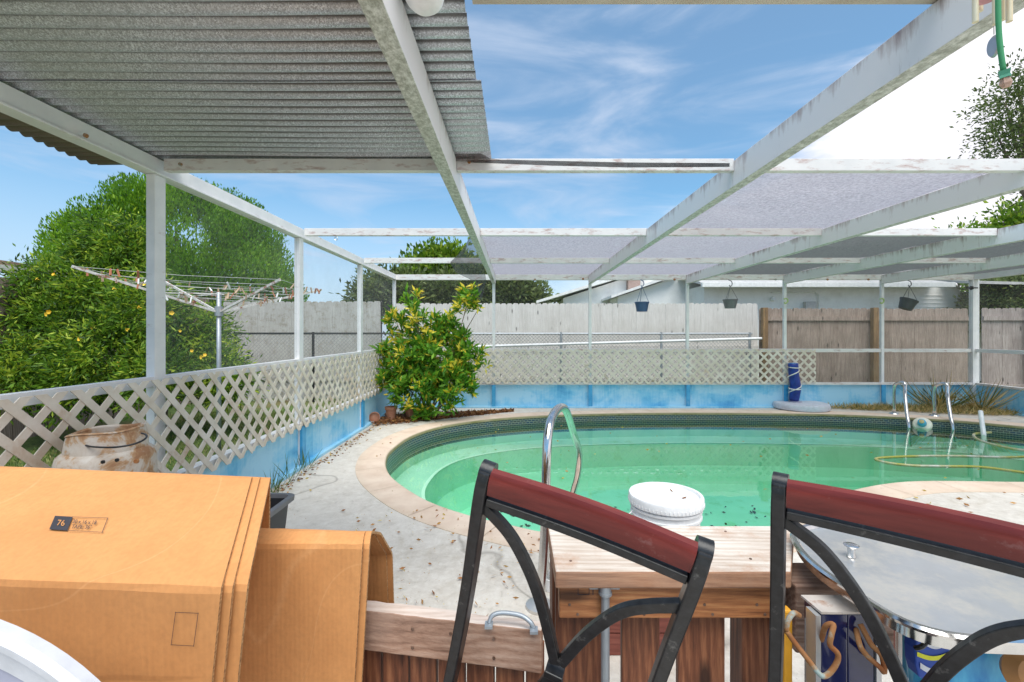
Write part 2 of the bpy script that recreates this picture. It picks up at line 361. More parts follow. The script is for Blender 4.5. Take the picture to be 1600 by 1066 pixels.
BFENCE2 = wood('greyish_brown_fence_wood', [(.18,.14,.13), (.34,.285,.26), (.48,.42,.39)], 'z', 1, .85)
POSTW = wood('mossy_brown_post_wood', [(.10,.06,.03), (.24,.14,.06), (.36,.24,.12)], 'z', 1, .85)
DECKW = wood('red_brown_board_wood', [(.06,.018,.008), (.20,.065,.028), (.38,.15,.065)], 'z', 1.3, .6)
APRON = wood('orange_brown_board_wood', [(.19,.065,.024), (.48,.185,.065), (.68,.33,.13)], 'x', 1.3, .6)
TOPW = wood('bleached_worn_board_wood', [(.38,.28,.21), (.62,.545,.475), (.76,.71,.65)], 'x', 1.2, .8, dirt=(.42,.24,.15), edge=[(.17,.065,.03), (.38,.17,.085), (.54,.30,.17)])
GATEW = wood('worn_pinkish_board_wood', [(.40,.30,.24), (.60,.50,.44), (.72,.64,.58)], 'x', 1.2, .75, edge=[(.16,.07,.04), (.36,.20,.13), (.52,.34,.25)])
def cardboard():
    m, t, p = new_mat('tan_cardboard')
    c = coords(t); n = noise(t, c, 4, 6, .6); fine = noise(t, coords(t, (1, 1, 1)), 90, 3, .6)
    wv = t.nodes.new('ShaderNodeTexWave'); wv.bands_direction = 'X'; wv.inputs['Scale'].default_value = 28; wv.inputs['Distortion'].default_value = .3; t.links.new(c, wv.inputs['Vector'])
    col = ramp(t, n, [(.3, (.56,.248,.082)), (.7, (.67,.315,.112))])
    rg = noise(t, coords(t, (1,1,1), (0,.5,.3)), 2.3, 1.5, .4, .8); rd = math_n(t, 'ABSOLUTE', math_n(t, 'SUBTRACT', rg, .5))
    col = mixc(t, ramp(t, rd, [(.0, (.2,.2,.2)), (.003, (0,0,0))]), col, (.85,.50,.24))
    sc = noise(t, c, 13, 8, .8); col = mixc(t, ramp(t, sc, [(.62, (0,0,0)), (.75, (.5,.5,.5))]), col, (.45,.20,.075))
    col = mixc(t, ramp(t, fine, [(.3, (.25,.25,.25)), (.6, (0,0,0))]), col, (.38,.17,.06))
    col = mixc(t, ramp(t, wv.outputs['Fac'], [(.3, (.05,.05,.05)), (.8, (0,0,0))]), col, (.42,.19,.07))
    t.links.new(col, p.inputs['Base Color']); p.inputs['Roughness'].default_value = .85
    h = math_n(t, 'ADD', math_n(t, 'MULTIPLY', noise(t, coords(t, (1.5, 1, .4)), 5, 4, .5, 1.5), 1.0), math_n(t, 'MULTIPLY', wv.outputs['Fac'], .05))
    bump(t, p, h, .35, .012); return m
CARD = cardboard()
CARDE = simple('ragged_card_edge', (.24,.11,.04), (.62,.36,.16), 160, .9, 0, (1,1,1), .5, .003)
INK = plain('black_print', (.035,.032,.04), .7)
BLACKM = simple('black_powder_coat', (.006,.006,.007), (.018,.018,.020), 60, .36, 0, (1,1,1), .4, .0015, dirt=(.15,.14,.13), dirt_lo=.60, dirt_hi=.72, dirt_scale=26)
def mahog():
    m, t, p = new_mat('mahogany_varnish')
    n = noise(t, coords(t, (1, 10, 10)), 3, 7, .65, .5); n2 = noise(t, coords(t), 18, 5, .7)
    col = ramp(t, n, [(.3, (.085,.009,.008)), (.7, (.20,.028,.022))])
    col = mixc(t, ramp(t, n2, [(.62, (0,0,0)), (.72, (.25,.25,.25))]), col, (.35,.20,.19))
    t.links.new(col, p.inputs['Base Color']); p.inputs['Roughness'].default_value = .36; p.inputs['Specular IOR Level'].default_value = .3; p.inputs['Coat Weight'].default_value = .15; p.inputs['Coat Roughness'].default_value = .12; bump(t, p, math_n(t, 'ADD', n, n2), .12, .004); return m
MAHOG = mahog()
STEEL = simple('polished_steel', (.62,.61,.60), (.72,.71,.70), 20, .14, 1, (1,1,1), .05, .001)
STEELB = simple('dull_stainless', (.46,.46,.46), (.58,.58,.58), 3, .30, .6, (1,1,1), .05, .002, dirt=(.66,.62,.56), dirt_lo=.5, dirt_hi=.62, dirt_scale=4)
GALVP = plain('galvanised_pipe', (.38,.41,.44), .45, .6)
WPLAS = plain('white_plastic', (.80,.80,.80), .4)
GPLAS = plain('lilac_grey_plastic', (.36,.36,.45), .5)
BPLAS = plain('black_plastic', (.03,.03,.033), .45)
DPLAS = plain('dark_grey_plastic', (.17,.17,.18), .5)
RUST = simple('rusty_hook', (.30,.10,.03), (.42,.24,.10), 14, .85, .2, (1,1,1), .5, .003, dirt=(.34,.42,.40), dirt_lo=.52, dirt_hi=.62, dirt_scale=14)
def rustwhite():
    m, t, p = new_mat('peeling_white_paint_over_rust')
    n = noise(t, coords(t), 9, 9, .65, .4); n2 = noise(t, coords(t), 30, 5)
    col = ramp(t, n, [(.40, (.30,.15,.07)), (.47, (.42,.26,.14)), (.52, (.50,.43,.36)), (.68, (.60,.56,.51))])
    col = mixc(t, ramp(t, n2, [(.3, (.5,.5,.5)), (.45, (0,0,0))]), col, (.40,.28,.2))
    t.links.new(col, p.inputs['Base Color']); p.inputs['Roughness'].default_value = .7; bump(t, p, n, .5, .006); return m
RUSTW = rustwhite()
TERRA = simple('terracotta', (.38,.16,.09), (.50,.25,.16), 8, .85)
BARK = simple('bark', (.10,.075,.05), (.24,.19,.14), 9, .9, 0, (1,1,.25), .8, .02)
HOUSEW = simple('white_house_paint', (.82,.81,.79), (.88,.87,.85), 2, .8, 0, (1,1,1), .05, .004, dirt=(.66,.64,.61), dirt_lo=.5, dirt_hi=.8, dirt_scale=1.5)
HOUSET = plain('white_trim_paint', (.78,.78,.76), .6)
SHING = simple('pale_grey_roofing', (.42,.41,.40), (.55,.54,.53), 9, .9)
def grassmat():
    m, t, p = new_mat('patchy_lawn')
    c = coords(t); a = noise(t, c, .9, 8, .7); b = noise(t, c, 22, 6, .75)
    col = ramp(t, b, [(.3, (.03,.06,.012)), (.5, (.085,.15,.03)), (.75, (.20,.27,.07))])
    col = mixc(t, ramp(t, a, [(.45, (0,0,0)), (.65, (.75,.75,.75))]), col, (.20,.14,.07))
    t.links.new(col, p.inputs['Base Color']); p.inputs['Roughness'].default_value = .95; bump(t, p, b, 1, .04); return m
LAWN = grassmat()

# ------------------------------------------------------------------ pool outline
def closed_spline(P, k=10):
    n = len(P); out = []
    for i in range(n):
        a, b, c, d = [Vector(P[(i+q) % n]) for q in (-1, 0, 1, 2)]
        for j in range(k):
            t = j/k; out.append(.5*((2*b)+(c-a)*t+(2*a-5*b+4*c-d)*t*t+(3*b-a-3*c+d)*t**3))
    return out
pix_far = [(602,728),(604,712),(614,700),(640,682),(680,668),(735,658),(810,651),(900,647),(1000,645),(1100,644.5),(1200,645.5),(1300,647),(1400,651),(1500,657),(1600,666)]
pix_near = [(1600,753),(1525,752),(1450,751.5),(1400,754),(1350,762),(1312,774)]
pts = [on(*p) for p in pix_far]
pts += [Vector((8.6, 6.2, 0)), Vector((8.7, 5.3, 0)), Vector((7.6, 4.65, 0)), Vector((6.0, 4.3, 0))]
pts += [on(*p) for p in pix_near]
pts += [Vector((2.15,3.42,0)), Vector((1.5,3.12,0)), Vector((.85,3.06,0)), on(860,833), on(800,821), on(735,806), on(675,786), on(635,764), on(610,744)]
OUT = [Vector((p.x, p.y)) for p in closed_spline([Vector((p.x, p.y)) for p in pts], 8)]
# resample evenly
def resample(P, step):
    out = []; n = len(P); acc = 0; out.append(P[0]); last = P[0]
    for i in range(1, n+1):
        q = P[i % n]
        while (q-last).length >= step:
            last = last+(q-last).normalized()*step; out.append(last.copy())
    if (out[-1]-out[0]).length < step*.5: out.pop()
    return out
OUT = resample(OUT, .09)
area = sum(OUT[i].x*OUT[(i+1)%len(OUT)].y-OUT[(i+1)%len(OUT)].x*OUT[i].y for i in range(len(OUT)))/2
if area < 0: OUT = OUT[::-1]
def offs(P, d):                          # + = outward
    n = len(P); out = []
    for i in range(n):
        t = (P[(i+2) % n]-P[(i-2) % n]).normalized(); out.append(P[i]+Vector((t.y, -t.x))*d)
    return out
def smooth_poly(P, it):
    for _ in range(it): P = [(P[i-1]+P[i]*2+P[(i+1) % len(P)])*.25 for i in range(len(P))]
    return P

def sheet_with_hole(outer, hole, z, name, mat):
    import bmesh
    bm = bmesh.new()
    for loop in (outer, hole):
        vs = [bm.verts.new((p[0], p[1], z)) for p in loop]
        for i in range(len(vs)): bm.edges.new((vs[i], vs[(i+1) % len(vs)]))
    bmesh.ops.triangle_fill(bm, use_beauty=True, edges=bm.edges[:])
    for f in bm.faces:
        if f.normal.z < 0: f.normal_flip()
    me = bpy.data.meshes.new(name); bm.to_mesh(me); bm.free(); me.materials.append(mat)
    o = bpy.data.objects.new(name, me); C.objects.link(o); return o

XL, XR, YB = -2.257, 8.58, 8.53
WL = -.13
coping_out = smooth_poly(offs(OUT, .30), 3)
lawn = sheet_with_hole([(-60,-12),(60,-12),(60,90),(-60,90)], [(XL-.02,-2.9),(XR+.02,-2.9),(XR+.02,YB+.02),(XL-.02,YB+.02)], -.03, 'lawn', LAWN)
tag(lawn, kind='structure')
deck = sheet_with_hole([(XL-.06,-3),(XR+.06,-3),(XR+.06,YB+.06),(XL-.06,YB+.06)], [tuple(p) for p in coping_out], -.002, 'pool_deck', CONC)
tag(deck, kind='structure')
m = MB(); n = len(OUT)                   # coping ring, bull-nosed
prof = [(.30, -.01), (.30, .002), (.03, .008), (.0, .0), (-.012, -.018), (-.012, -.038), (.0, -.045)]
loops = [(coping_out if d == .30 else (offs(OUT, d) if d else OUT), z) for d, z in prof]
for lp, z in loops: m.v += [(p.x, p.y, z) for p in lp]
for k in range(len(loops)-1):
    for i in range(n): j = (i+1) % n; m.f.append((k*n+i, k*n+j, (k+1)*n+j, (k+1)*n+i)); m.mi.append(0)
cop = m.build('pool_coping', COPE, origin=(0,0,0), smooth=True); tag(cop, kind='structure')
# joints in the coping: thin sealant lines
m = MB()
for i in range(0, n, 7):
    a = coping_out[i]; b = OUT[i]; d = (b-a).normalized(); s_ = Vector((-d.y, d.x))*.0022
    q = [a+d*.004+s_, a+d*.004-s_, b-d*.035-s_, b-d*.035+s_]
    m.add([(q[0].x,q[0].y,.0066),(q[1].x,q[1].y,.0066),(q[2].x,q[2].y,.0115),(q[3].x,q[3].y,.0115)], [(0,1,2,3)])
j = m.build('coping_joints', simple('joint_grout', (.42,.32,.22), (.5,.4,.3), 9, .9), origin=(0,0,0)); tag(j, kind='structure')
# tile band
m = MB(); zs = [-.04, -.30]
for z in zs: m.v += [(p.x, p.y, z) for p in OUT]
for i in range(n): jn = (i+1) % n; m.f.append((i, jn, n+jn, n+i)); m.mi.append(0)
tb = m.build('tile_band', TILE, origin=(0,0,0), smooth='all'); tag(tb, kind='structure')
uvl = tb.data.uv_layers.new(name='UVMap')
for pl in tb.data.polygons:
    i = pl.index
    for li, vi in zip(pl.loop_indices, pl.vertices):
        k = vi % n; u = (i if k == i else i+1)*.09
        uvl.data[li].uv = (u, tb.data.vertices[vi].co.z)
# basin: bench all round, wall, floor
m = MB(); inner = [ (smooth_poly(offs(OUT, .0), 0), -.30), (offs(OUT, .0), -.42), (smooth_poly(offs(OUT, -.42), 6), -.44), (smooth_poly(offs(OUT, -.45), 6), -.80), (smooth_poly(offs(OUT, -.62), 14), -1.05)]
for lp, z in inner: m.v += [(p.x, p.y, z) for p in lp]
for k in range(len(inner)-1):
    for i in range(n): jn = (i+1) % n; m.f.append((k*n+i, k*n+jn, (k+1)*n+jn, (k+1)*n+i)); m.mi.append(0)
m.f.append(tuple(range((len(inner)-1)*n, len(inner)*n))); m.mi.append(0)
bs = m.build('pool_basin', PLAST, origin=(0,0,0)); tag(bs, kind='structure')
m = MB(); a_, b_ = smooth_poly(offs(OUT, -.385), 6), smooth_poly(offs(OUT, -.425), 6)
m.v = [(p.x, p.y, -.431) for p in a_]+[(p.x, p.y, -.434) for p in b_]
for i in range(n): jn = (i+1) % n; m.f.append((i, jn, n+jn, n+i)); m.mi.append(0)
tag(m.build('bench_edge', PLINE, origin=(0,0,0)), kind='structure')
# water body (closed)
m = MB(); wo_ = offs(OUT, .004)
m.v = [(p.x, p.y, WL) for p in wo_]+[(p.x, p.y, -1.4) for p in wo_]
m.f = [tuple(range(n)), tuple(range(n, 2*n))[::-1]]+[(i, n+i, n+(i+1) % n, (i+1) % n) for i in range(n)]; m.mi = [0]*len(m.f)
tag(m.build('pool_water', WATER, origin=(0,0,0)), kind='structure')

# ------------------------------------------------------------------ pool enclosure
ZB, ZT = H+.915, H+1.075                 # beams
PYS = [2.86, 4.75, 6.62, YB]             # purlin / left post distances
BX = [-.40, 1.40, 3.22, 5.04, 6.86]
cage = thing('pool_enclosure', (3, 4, 0), 'white aluminium pool cage with open and screened roof bays over the green pool', 'pool enclosure')
for i, x in enumerate(BX):
    MB().box(x-.035, x+.035, .25, YB-.05, ZB, ZT).build('roof_beam', BEAM, cage, bevel=.003)
for y in PYS[:3]:
    xs = [XL+.03]+BX+[XR-.03]
    for a, b in zip(xs[:-1], xs[1:]):
        MB().box(a+.037, b-.037, y-.025, y+.025, H+1.01, H+1.085).build('purlin', RAILP, cage, bevel=.002)
MB().box(XL-.05, XR+.05, YB-.045, YB+.03, H+.985, H+1.085).build('header', RAILP, cage, bevel=.003)
for x in (XL, XR):
    m = MB().box(x-.03, x+.03, .0, YB-.048, H+1.0, H+1.088)
    m.box(x-.045, x+.045, .0, YB-.048, H+.985, H+.999)
    m.build('side_header', ALU, cage, bevel=.003)
for y in PYS: MB().box(XL-.027, XL+.027, y-.045+(-.02 if y==YB else 0), y+.045-(.05 if y==YB else 0), 0, H+.984).build('post', ALU, cage, bevel=.003)
for x in BX: MB().box(x-.026, x+.026, YB-.04, YB+.012, 0, H+.984).build('post', ALU, cage, bevel=.003)
MB().box(XR-.06, XR+.06, YB-.06, YB+.02, 0, H+.984).build('post', ALU, cage, bevel=.003)
for y in (6.7, 4.9, 3.0): MB().box(XR-.026, XR+.026, y-.026, y+.026, 0, H+.984).build('post', ALU, cage)
CR0, CR1, KT = H-.365, H-.30, .45
xs = [XL]+BX+[XR]
for a, b in zip(xs[:-1], xs[1:]):
    MB().box(a+.03, b-.03 if b < 8 else b-.062, YB-.035, YB-.005, CR0, CR1).build('chair_rail', RAILP, cage, bevel=.002)
MB().box(XL-.022, XL+.022, .0, 8.44, H-.335, H-.272).build('chair_rail', ALU, cage, bevel=.002)
MB().box(XR-.022, XR+.022, .0, 8.46, CR0, CR1).build('chair_rail', ALU, cage, bevel=.002)
# kick plates
m = MB().box(XL-.01, XL+.01, 0, YB-.08, .0, KT-.02); m.build('kick_plate', BLUE, cage)
m = MB().box(XL+.05, XR-.07, YB-.008, YB+.008, .0, KT-.02); m.build('kick_plate', BLUE, cage)
m = MB().box(XR-.01, XR+.01, 0, YB-.07, .0, KT-.02); m.build('kick_plate', BLUE, cage)
for nm, mt, z0, z1, t_ in (('kick_rail', RAILP, KT-.02, KT+.02, .05), ('kick_base', BLUE, 0, .03, .07)):
    MB().box(XL-t_*.6, XL+t_, 0, YB-.08, z0, z1).build(nm, mt, cage)
    MB().box(XL+.08, XR-.07, YB-.01-t_, YB-.01+.03, z0, z1).build(nm, mt, cage)
    MB().box(XR-t_, XR+t_*.6, 0, YB-.09, z0, z1).build(nm, mt, cage)
for y in PYS[:3]+[1.0]: MB().box(XL+.0285, XL+.055, y-.04, y+.04, .031, KT-.021).build('kick_stud', STUDB, cage)
for x in BX: MB().box(x-.035, x+.035, YB-.065, YB-.042, .031, KT-.021).build('kick_stud', STUDB, cage)
# screens
def panel(name, mat, x0, x1, y0, y1, z0, z1, sag=0, parent=cage):
    m = MB(); k = 10
    for i in range(k+1):
        for j in range(k+1):
            u, v = i/k, j/k; s_ = -sag*16*u*(1-u)*v*(1-v)+random.uniform(-1, 1)*sag*.06
            if z0 == z1: m.v.append((x0+(x1-x0)*u, y0+(y1-y0)*v, z0+s_))
            elif x0 == x1: m.v.append((x0, y0+(y1-y0)*u, z0+(z1-z0)*v))
            else: m.v.append((x0+(x1-x0)*u, y0, z0+(z1-z0)*v))
    for i in range(k):
        for j in range(k): a = i*(k+1)+j; m.f.append((a, a+k+1, a+k+2, a+1)); m.mi.append(0)
    return m.build(name, mat, parent, smooth='all')
zp = ZT+.012
rows = [(1.5, PYS[0]), (PYS[0], PYS[1]), (PYS[1], PYS[2]), (PYS[2], YB-.02)]
bxs = BX+[XR]
for ci in range(5):
    for ri, (y0, y1) in enumerate(rows):
        if ci == 0 and ri < 2: continue
        if ri == 0: continue
        if ci == 2 and ri == 1: continue
        if ci == 1: mt = SCR_L
        elif ci == 0: mt = SCR_L
        else: mt = SCR_G
        panel('roof_screen', mt, bxs[ci], bxs[ci+1], y0, y1, zp, zp, .035)
for a, b in zip(PYS[:-1], PYS[1:]):
    panel('wall_screen', SCR_W, XL+.005, XL+.005, a+.05, b-.05, H-.27, H+.98)
for i, (a, b) in enumerate(zip(xs[:-1], xs[1:])):
    panel('wall_screen', SCR_W if i < 4 else SCR_D, a+.03, b-.03, YB-.02, YB-.02, CR1, H+.984)
    if i > 2: panel('wall_screen', SCR_D, a+.03, b-.03, YB-.02, YB-.02, KT+.02, CR0)
panel('wall_screen', SCR_W, XR, XR, 2, YB-.08, CR1, H+.98)
# torn screen remnants on the beams
m = MB()
def flap(pix, Y, name='torn_screen', mat=SCR_T, dy=.0):
    P = [at(x, y, Y+dy*i) for i, (x, y) in enumerate(pix)]; mm = MB(); mm.add(P, [tuple(range(len(P)))]); return mm.build(name, mat, cage)
flap([(697,205),(712,216),(735,232),(765,247),(790,251),(745,253),(712,252)], 2.80)
flap([(735,250),(800,250),(980,254),(1140,255),(1140,261),(980,262),(860,259),(735,254)], 2.835)
def gauze(rows_, mat, name='torn_screen'):
    mm = MB(); k = len(rows_[0])
    for r_ in rows_: mm.v += [tuple(p) for p in r_]
    for i in range(len(rows_)-1):
        for j_ in range(k-1): a = i*k+j_; mm.f.append((a, a+1, a+k+1, a+k)); mm.mi.append(0)
    return mm.build(name, mat, cage, smooth='all')
gauze([[at(742,352,6.3),at(744,360,6.2),at(748,372,6.2)], [at(728,382,6.4),at(740,385,6.2),at(750,390,6.3)], [at(716,398,6.5),at(733,400,6.3),at(754,405,6.4)],
       [at(703,410,6.6),at(725,412,6.45),at(757,420,6.5)], [at(712,426,6.6),at(733,430,6.5),at(760,440,6.6)], [at(735,436,6.6),at(742,440,6.5),at(752,470,6.6)]], SCR_G)
gauze([[at(745,345,5.2),at(747,366,5.25)], [at(750,367,5.7),at(754,402,5.75)], [at(757,400,6.7),at(763,418,6.75)], [at(766,420,7.7),at(771,442,7.8)]], SCR_T)
# screws / rust spots on headers as small bolts
for px, py, Y in ((134,212,2.33),(238,259,2.81),(282,257,2.83),(836,437,8.47),(911,436,8.47),(1054,437,8.47),(1212,437,8.47),(1293,437,8.47),(1357,437,8.47),(733,253,2.83)):
    p = at(px, py, Y); MB().lathe(p, [(.0, -.006), (.011 if Y < 4 else .02, -.006), (.011 if Y < 4 else .02, .006), (.0, .006)], 8, ax=(0,1,0)).build('rusty_bolt', RUST, cage)

# ------------------------------------------------------------------ corrugated roof sheets and roof edge
def corr(y0, y1, x0, x1, z, nm, label):
    m = MB(); p = .0695; ny = int((y1-y0)/p*14); xsn = [x0+(x1-x0)*k/14 for k in range(15)]
    for i in range(ny+1):
        y = y0+(y1-y0)*i/ny; dz = .010-.021*abs(math.sin(y/p*math.pi))
        for x in xsn: m.v.append((x+(.012*math.sin(x*3+y*9) if x in (x0, x1) else 0), y+.004*math.sin(x*2.1+y*3), z+dz+.004*math.sin(x*2.7+1)))
    for i in range(ny):
        for k in range(14): a = i*15+k; m.f.append((a, a+1, a+16, a+15)); m.mi.append(0)
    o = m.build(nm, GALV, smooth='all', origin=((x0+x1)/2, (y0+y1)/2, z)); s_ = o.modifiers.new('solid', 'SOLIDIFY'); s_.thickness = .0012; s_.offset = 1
    tag(o, label, 'metal roofing', 'corrugated sheets laid over the cage beams'); return o
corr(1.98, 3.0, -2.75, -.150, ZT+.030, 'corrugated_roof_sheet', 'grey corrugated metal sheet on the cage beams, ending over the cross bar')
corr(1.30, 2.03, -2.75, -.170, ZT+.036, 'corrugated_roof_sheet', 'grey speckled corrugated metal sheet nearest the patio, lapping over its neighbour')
m = MB().box(-.14, 6.5, 1.44, 1.50, H+1.082, H+1.22)
tag(m.build('roof_fascia_board', simple('weathered_tan_board', (.42,.37,.30), (.56,.51,.43), 6, .8)), 'weathered tan board running over the white beams at the very top of the view', 'fascia board')

# ------------------------------------------------------------------ lattice panels
def lattice(along, a0, a1, z0, z1, face, mat, label, seed, pitch=.165, wd=.040, tilt=0):
    # slats at 45 degrees in two layers, clipped to the rectangle; 'along' x or y; face = the other coordinate
    m = MB(); t = .005
    def P(u, z, d): return (u, face+d, z) if along == 'x' else (face-d, u, z)
    h = z1-z0; hw = wd/math.sqrt(2); r0 = random.Random(seed)
    for layer, sgn in ((0, 1), (1, -1)):
        k0 = int((a0-h)/pitch)-1; k1 = int((a1+h)/pitch)+2
        for k in range(k0, k1):
            c = k*pitch+r0.uniform(-.002, .002)
            # centre line u = c + sgn*(z-z0) ; polygon of half-width hw in u
            poly = [(c-hw, z0), (c+hw, z0), (c+hw+sgn*h, z1), (c-hw+sgn*h, z1)]
            # clip to [a0,a1] with rounded-off ends
            def clip(poly, lim, keep):
                out = []
                for i in range(len(poly)):
                    A, B = poly[i], poly[(i+1) % len(poly)]; ia, ib = keep(A[0]-lim), keep(B[0]-lim)
                    if ia: out.append(A)
                    if ia != ib:
                        s_ = (lim-A[0])/(B[0]-A[0]); out.append((lim, A[1]+(B[1]-A[1])*s_))
                return out
            poly = clip(poly, a0, lambda v: v >= 0)
            if len(poly) >= 3: poly = clip(poly, a1, lambda v: v <= 0)
            if len(poly) < 3: continue
            d0 = -layer*t*1.05; d1 = d0-t; nn = len(poly)
            vs = [P(u, z, d0) for u, z in poly]+[P(u, z, d1) for u, z in poly]
            m.add(vs, [tuple(range(nn)), tuple(range(nn, 2*nn))[::-1]]+[(i, i+nn, (i+1) % nn+nn, (i+1) % nn) for i in range(nn)])
    # small turned ends along the top and bottom edges
    o = m.build('lattice_panel', mat); tag(o, label, 'lattice', 'cream plastic lattice panels fixed round the cage'); return o
xl = XL+.062
lattice('y', .1, 1.34, .40, H-.285, xl, LATT, 'cream lattice panel low in the near end of the garden side, above the cardboard', 1)
lattice('y', 1.34, 3.78, .40, H-.285, xl+.007, LATT, 'big stained cream lattice panel behind the rusty drum', 2)
lattice('y', 3.74, 6.12, .41, H-.290, xl, LATT, 'cream lattice panel between the rusty drum panel and the leafy corner', 3)
lattice('y', 6.08, 8.40, .42, H-.295, xl+.007, LATT, 'cream lattice panel whose far end disappears behind the yellow-green shrub', 4)
yl = YB-.078
lattice('x', -2.1, 1.42, .45, H-.305, yl, LATT2, 'mould-spotted lattice panel along the pool end beside the yellow-green shrub', 5)
lattice('x', 1.42, 3.02, .45, H-.305, yl-.003, LATT2, 'brown-stained lattice panel below the blue hanging basket', 6)
lattice('x', 3.02, 5.58, .45, H-.305, yl, LATT, 'cleaner cream lattice panel behind the rolled blue float', 7)

# ------------------------------------------------------------------ fences
def fence(name, x0, x1, y, ztop, mat, label, cat='fence', bw=.14, gap=.0016, posts=(), rails=(), post_mat=None, jit=.008, dog=.03, side=1, railmat=None, ang=0, z0=-.03):
    root = thing(name, ((x0+x1)/2, y, -.03), label, cat)
    m = MB(); x = x0
    while x < x1-.02:
        w_ = min(bw*random.uniform(.94, 1.05), x1-x); zt = ztop+random.uniform(-jit, jit); yo = y+random.uniform(-.003, .003)
        a, b = x+gap/2, x+w_-gap/2
        prof_ = [(a, z0), (b, z0), (b, zt-dog), (b-dog, zt), (a+dog, zt), (a, zt-dog)]
        vs = [(u, yo, z) for u, z in prof_]+[(u, yo+.018, z) for u, z in prof_]
        m.add(vs, [(0,1,2,3,4,5), (11,10,9,8,7,6)]+[(i, i+6, (i+1) % 6+6, (i+1) % 6) for i in range(6)])
        x += w_
    m.build('board_panel', mat, root)
    for zc in rails: MB().box(x0, x1, y-.042, y-.004, zc-.045, zc+.045).build('rail', railmat or mat, root)
    for px_ in posts: MB().box(px_-.055, px_+.055, y-.145, y-.046, z0, ztop+.01).build('post', post_mat or mat, root, bevel=.004)
    return root
YF = 10.8
fence('white_board_fence', -2.85, 5.75, YF, H+(CY-474)/F*YF, WFENCE, 'tall weathered white dog-ear board fence across the end of the yard', posts=(), rails=(1.05, .3))
fence('grey_board_fence', -6.35, -2.9, 9.9, H+(CY-471)/F*9.9, GFENCE, 'grey-white board fence behind the chain-link fence and the clothesline', bw=.15, rails=(.4,))
YW = 9.85
wz = H+(CY-482)/F*YW
fence('brown_wood_fence', 5.28, 9.80, YW, wz, BFENCE, 'weathered brown wooden fence with mossy posts behind the pool cage', posts=(5.34, 7.70), rails=(wz-.22, .25), post_mat=POSTW, bw=.145)
fence('brown_wood_fence', 10.0, 14.5, YW-.1, wz-.0, BFENCE2, 'grey-brown wooden fence section past the corner post of the cage', posts=(10.95,), rails=(wz-.22, .25), post_mat=POSTW, bw=.145)
# left yard fence running away from the viewer
root = thing('old_plank_fence', (-6.6, 6, -.03), 'old dark plank fence half hidden behind the flowering hedge', 'fence')
m = MB(); y = 3.0
zt = H+(CY-432)/F*6.0
while y < 9.7:
    w_ = .15*random.uniform(.9, 1.1); m.box(-6.66-random.uniform(0,.01), -6.62, y+.006, y+w_-.006, -.03, zt+random.uniform(-.05, .02)); y += w_
m.build('board_panel', BFENCE, root)
MB().box(-6.61, -6.56, 3.0, 9.7, zt-.3, zt-.2).build('rail', BFENCE, root)
MB().box(-6.6, -6.4, 9.75, 9.8, -.03, H-.05).build('end_board', BFENCE2, root)
# neighbour's shed roof corner behind the fence
sh = thing('neighbour_shed', (-8.3, 6.6, -.03), 'shed with a low brown roof and pale gutter above the old plank fence', 'shed')
MB().box(-10, -7.05, 5.6, 8.6, -.03, 2.1).build('wall', BFENCE2, sh)
MB().obox((-10.4, 5.3, 2.72), (3.6, 0, -.42), (0, 3.6, 0), (0, 0, .06)).build('roof', simple('brown_shingle', (.2,.13,.10), (.34,.24,.19), 12, .9), sh)
MB().box(-6.78, -6.7, 5.3, 8.9, 2.2, 2.29).build('gutter', HOUSET, sh)

# chain-link fences
WIRE = plain('galvanised_wire', (.30,.31,.32), .5, .5)
def chainlink(xa, xb, ycl, zt, posts, railm, label):
    root = thing('chain_link_fence', ((xa+xb)/2, ycl, -.03), label, 'chain-link fence')
    MB().tube([(xa, ycl, zt), (xb, ycl, zt)], .02, 8).build('top_rail', railm, root)
    for x in posts: MB().tube([(x, ycl, -.03), (x, ycl, zt+.03)], .028, 8).build('post', railm, root)
    m = MB(); hh = zt; x = xa-hh
    while x < xb:
        for sg in (1, -1):
            u0, u1 = max(x, xa), min(x+hh, xb)
            if u1 > u0:
                z0_, z1_ = u0-x, u1-x
                if sg < 0: z0_, z1_ = hh-z0_, hh-z1_
                m.tube([(u0, ycl+.004*sg, z0_), (u1, ycl+.004*sg, z1_)], .0042, 4)
        x += .078
    m.build('wire_mesh', WIRE, root)
chainlink(-5.75, -2.42, 9.35, H-.015, (-5.75, -4.15, -2.42), BLACKM, 'black-railed chain-link fence in front of the grey board fence')
chainlink(-2.3, 5.15, 9.9, H-.02, (-2.3, 1.0, 3.18, 5.1), GALVP, 'grey-railed chain-link fence running along the long white board fence')
tag(MB().tube([at(700, 543, 9.3), at(1190, 529, 9.75)], .028, 8).build('white_rail', WPLAS, smooth=True), 'thin white pole lying slightly tilted along the chain-link fence behind the pool end lattice', 'pole')

# ------------------------------------------------------------------ neighbour's house
hs = thing('neighbour_house', (7, 14, -.03), 'long white house with pale low roofs beyond the fences', 'house')
Yh = 13.0
def hp(px, py, Y=Yh): p = at(px, py, Y); return p
def prism(pix, y0, depth):
    m = MB(); P = [at(x, z, y0) for x, z in pix]; nn = len(P)
    vs = [tuple(p) for p in P]+[(p.x, p.y+depth, p.z) for p in P]
    m.add(vs, [tuple(range(nn)), tuple(range(nn, 2*nn))[::-1]]+[(i, i+nn, (i+1) % nn+nn, (i+1) % nn) for i in range(nn)]); return m
prism([(880,600),(880,466),(1010,424),(1180,440),(1180,600)], 15.5, 3).build('wall', HOUSEW, hs)
prism([(838,474),(838,470),(1012,416),(1012,421)], 15.1, 3.6).build('roof', HOUSET, hs)
prism([(965,600),(965,464),(1060,432),(1110,440),(1110,600)], 14.2, 1.2).build('wall', HOUSEW, hs)
prism([(955,466),(955,462),(1062,424),(1062,429)], 13.9, 1.7).build('roof', HOUSET, hs)
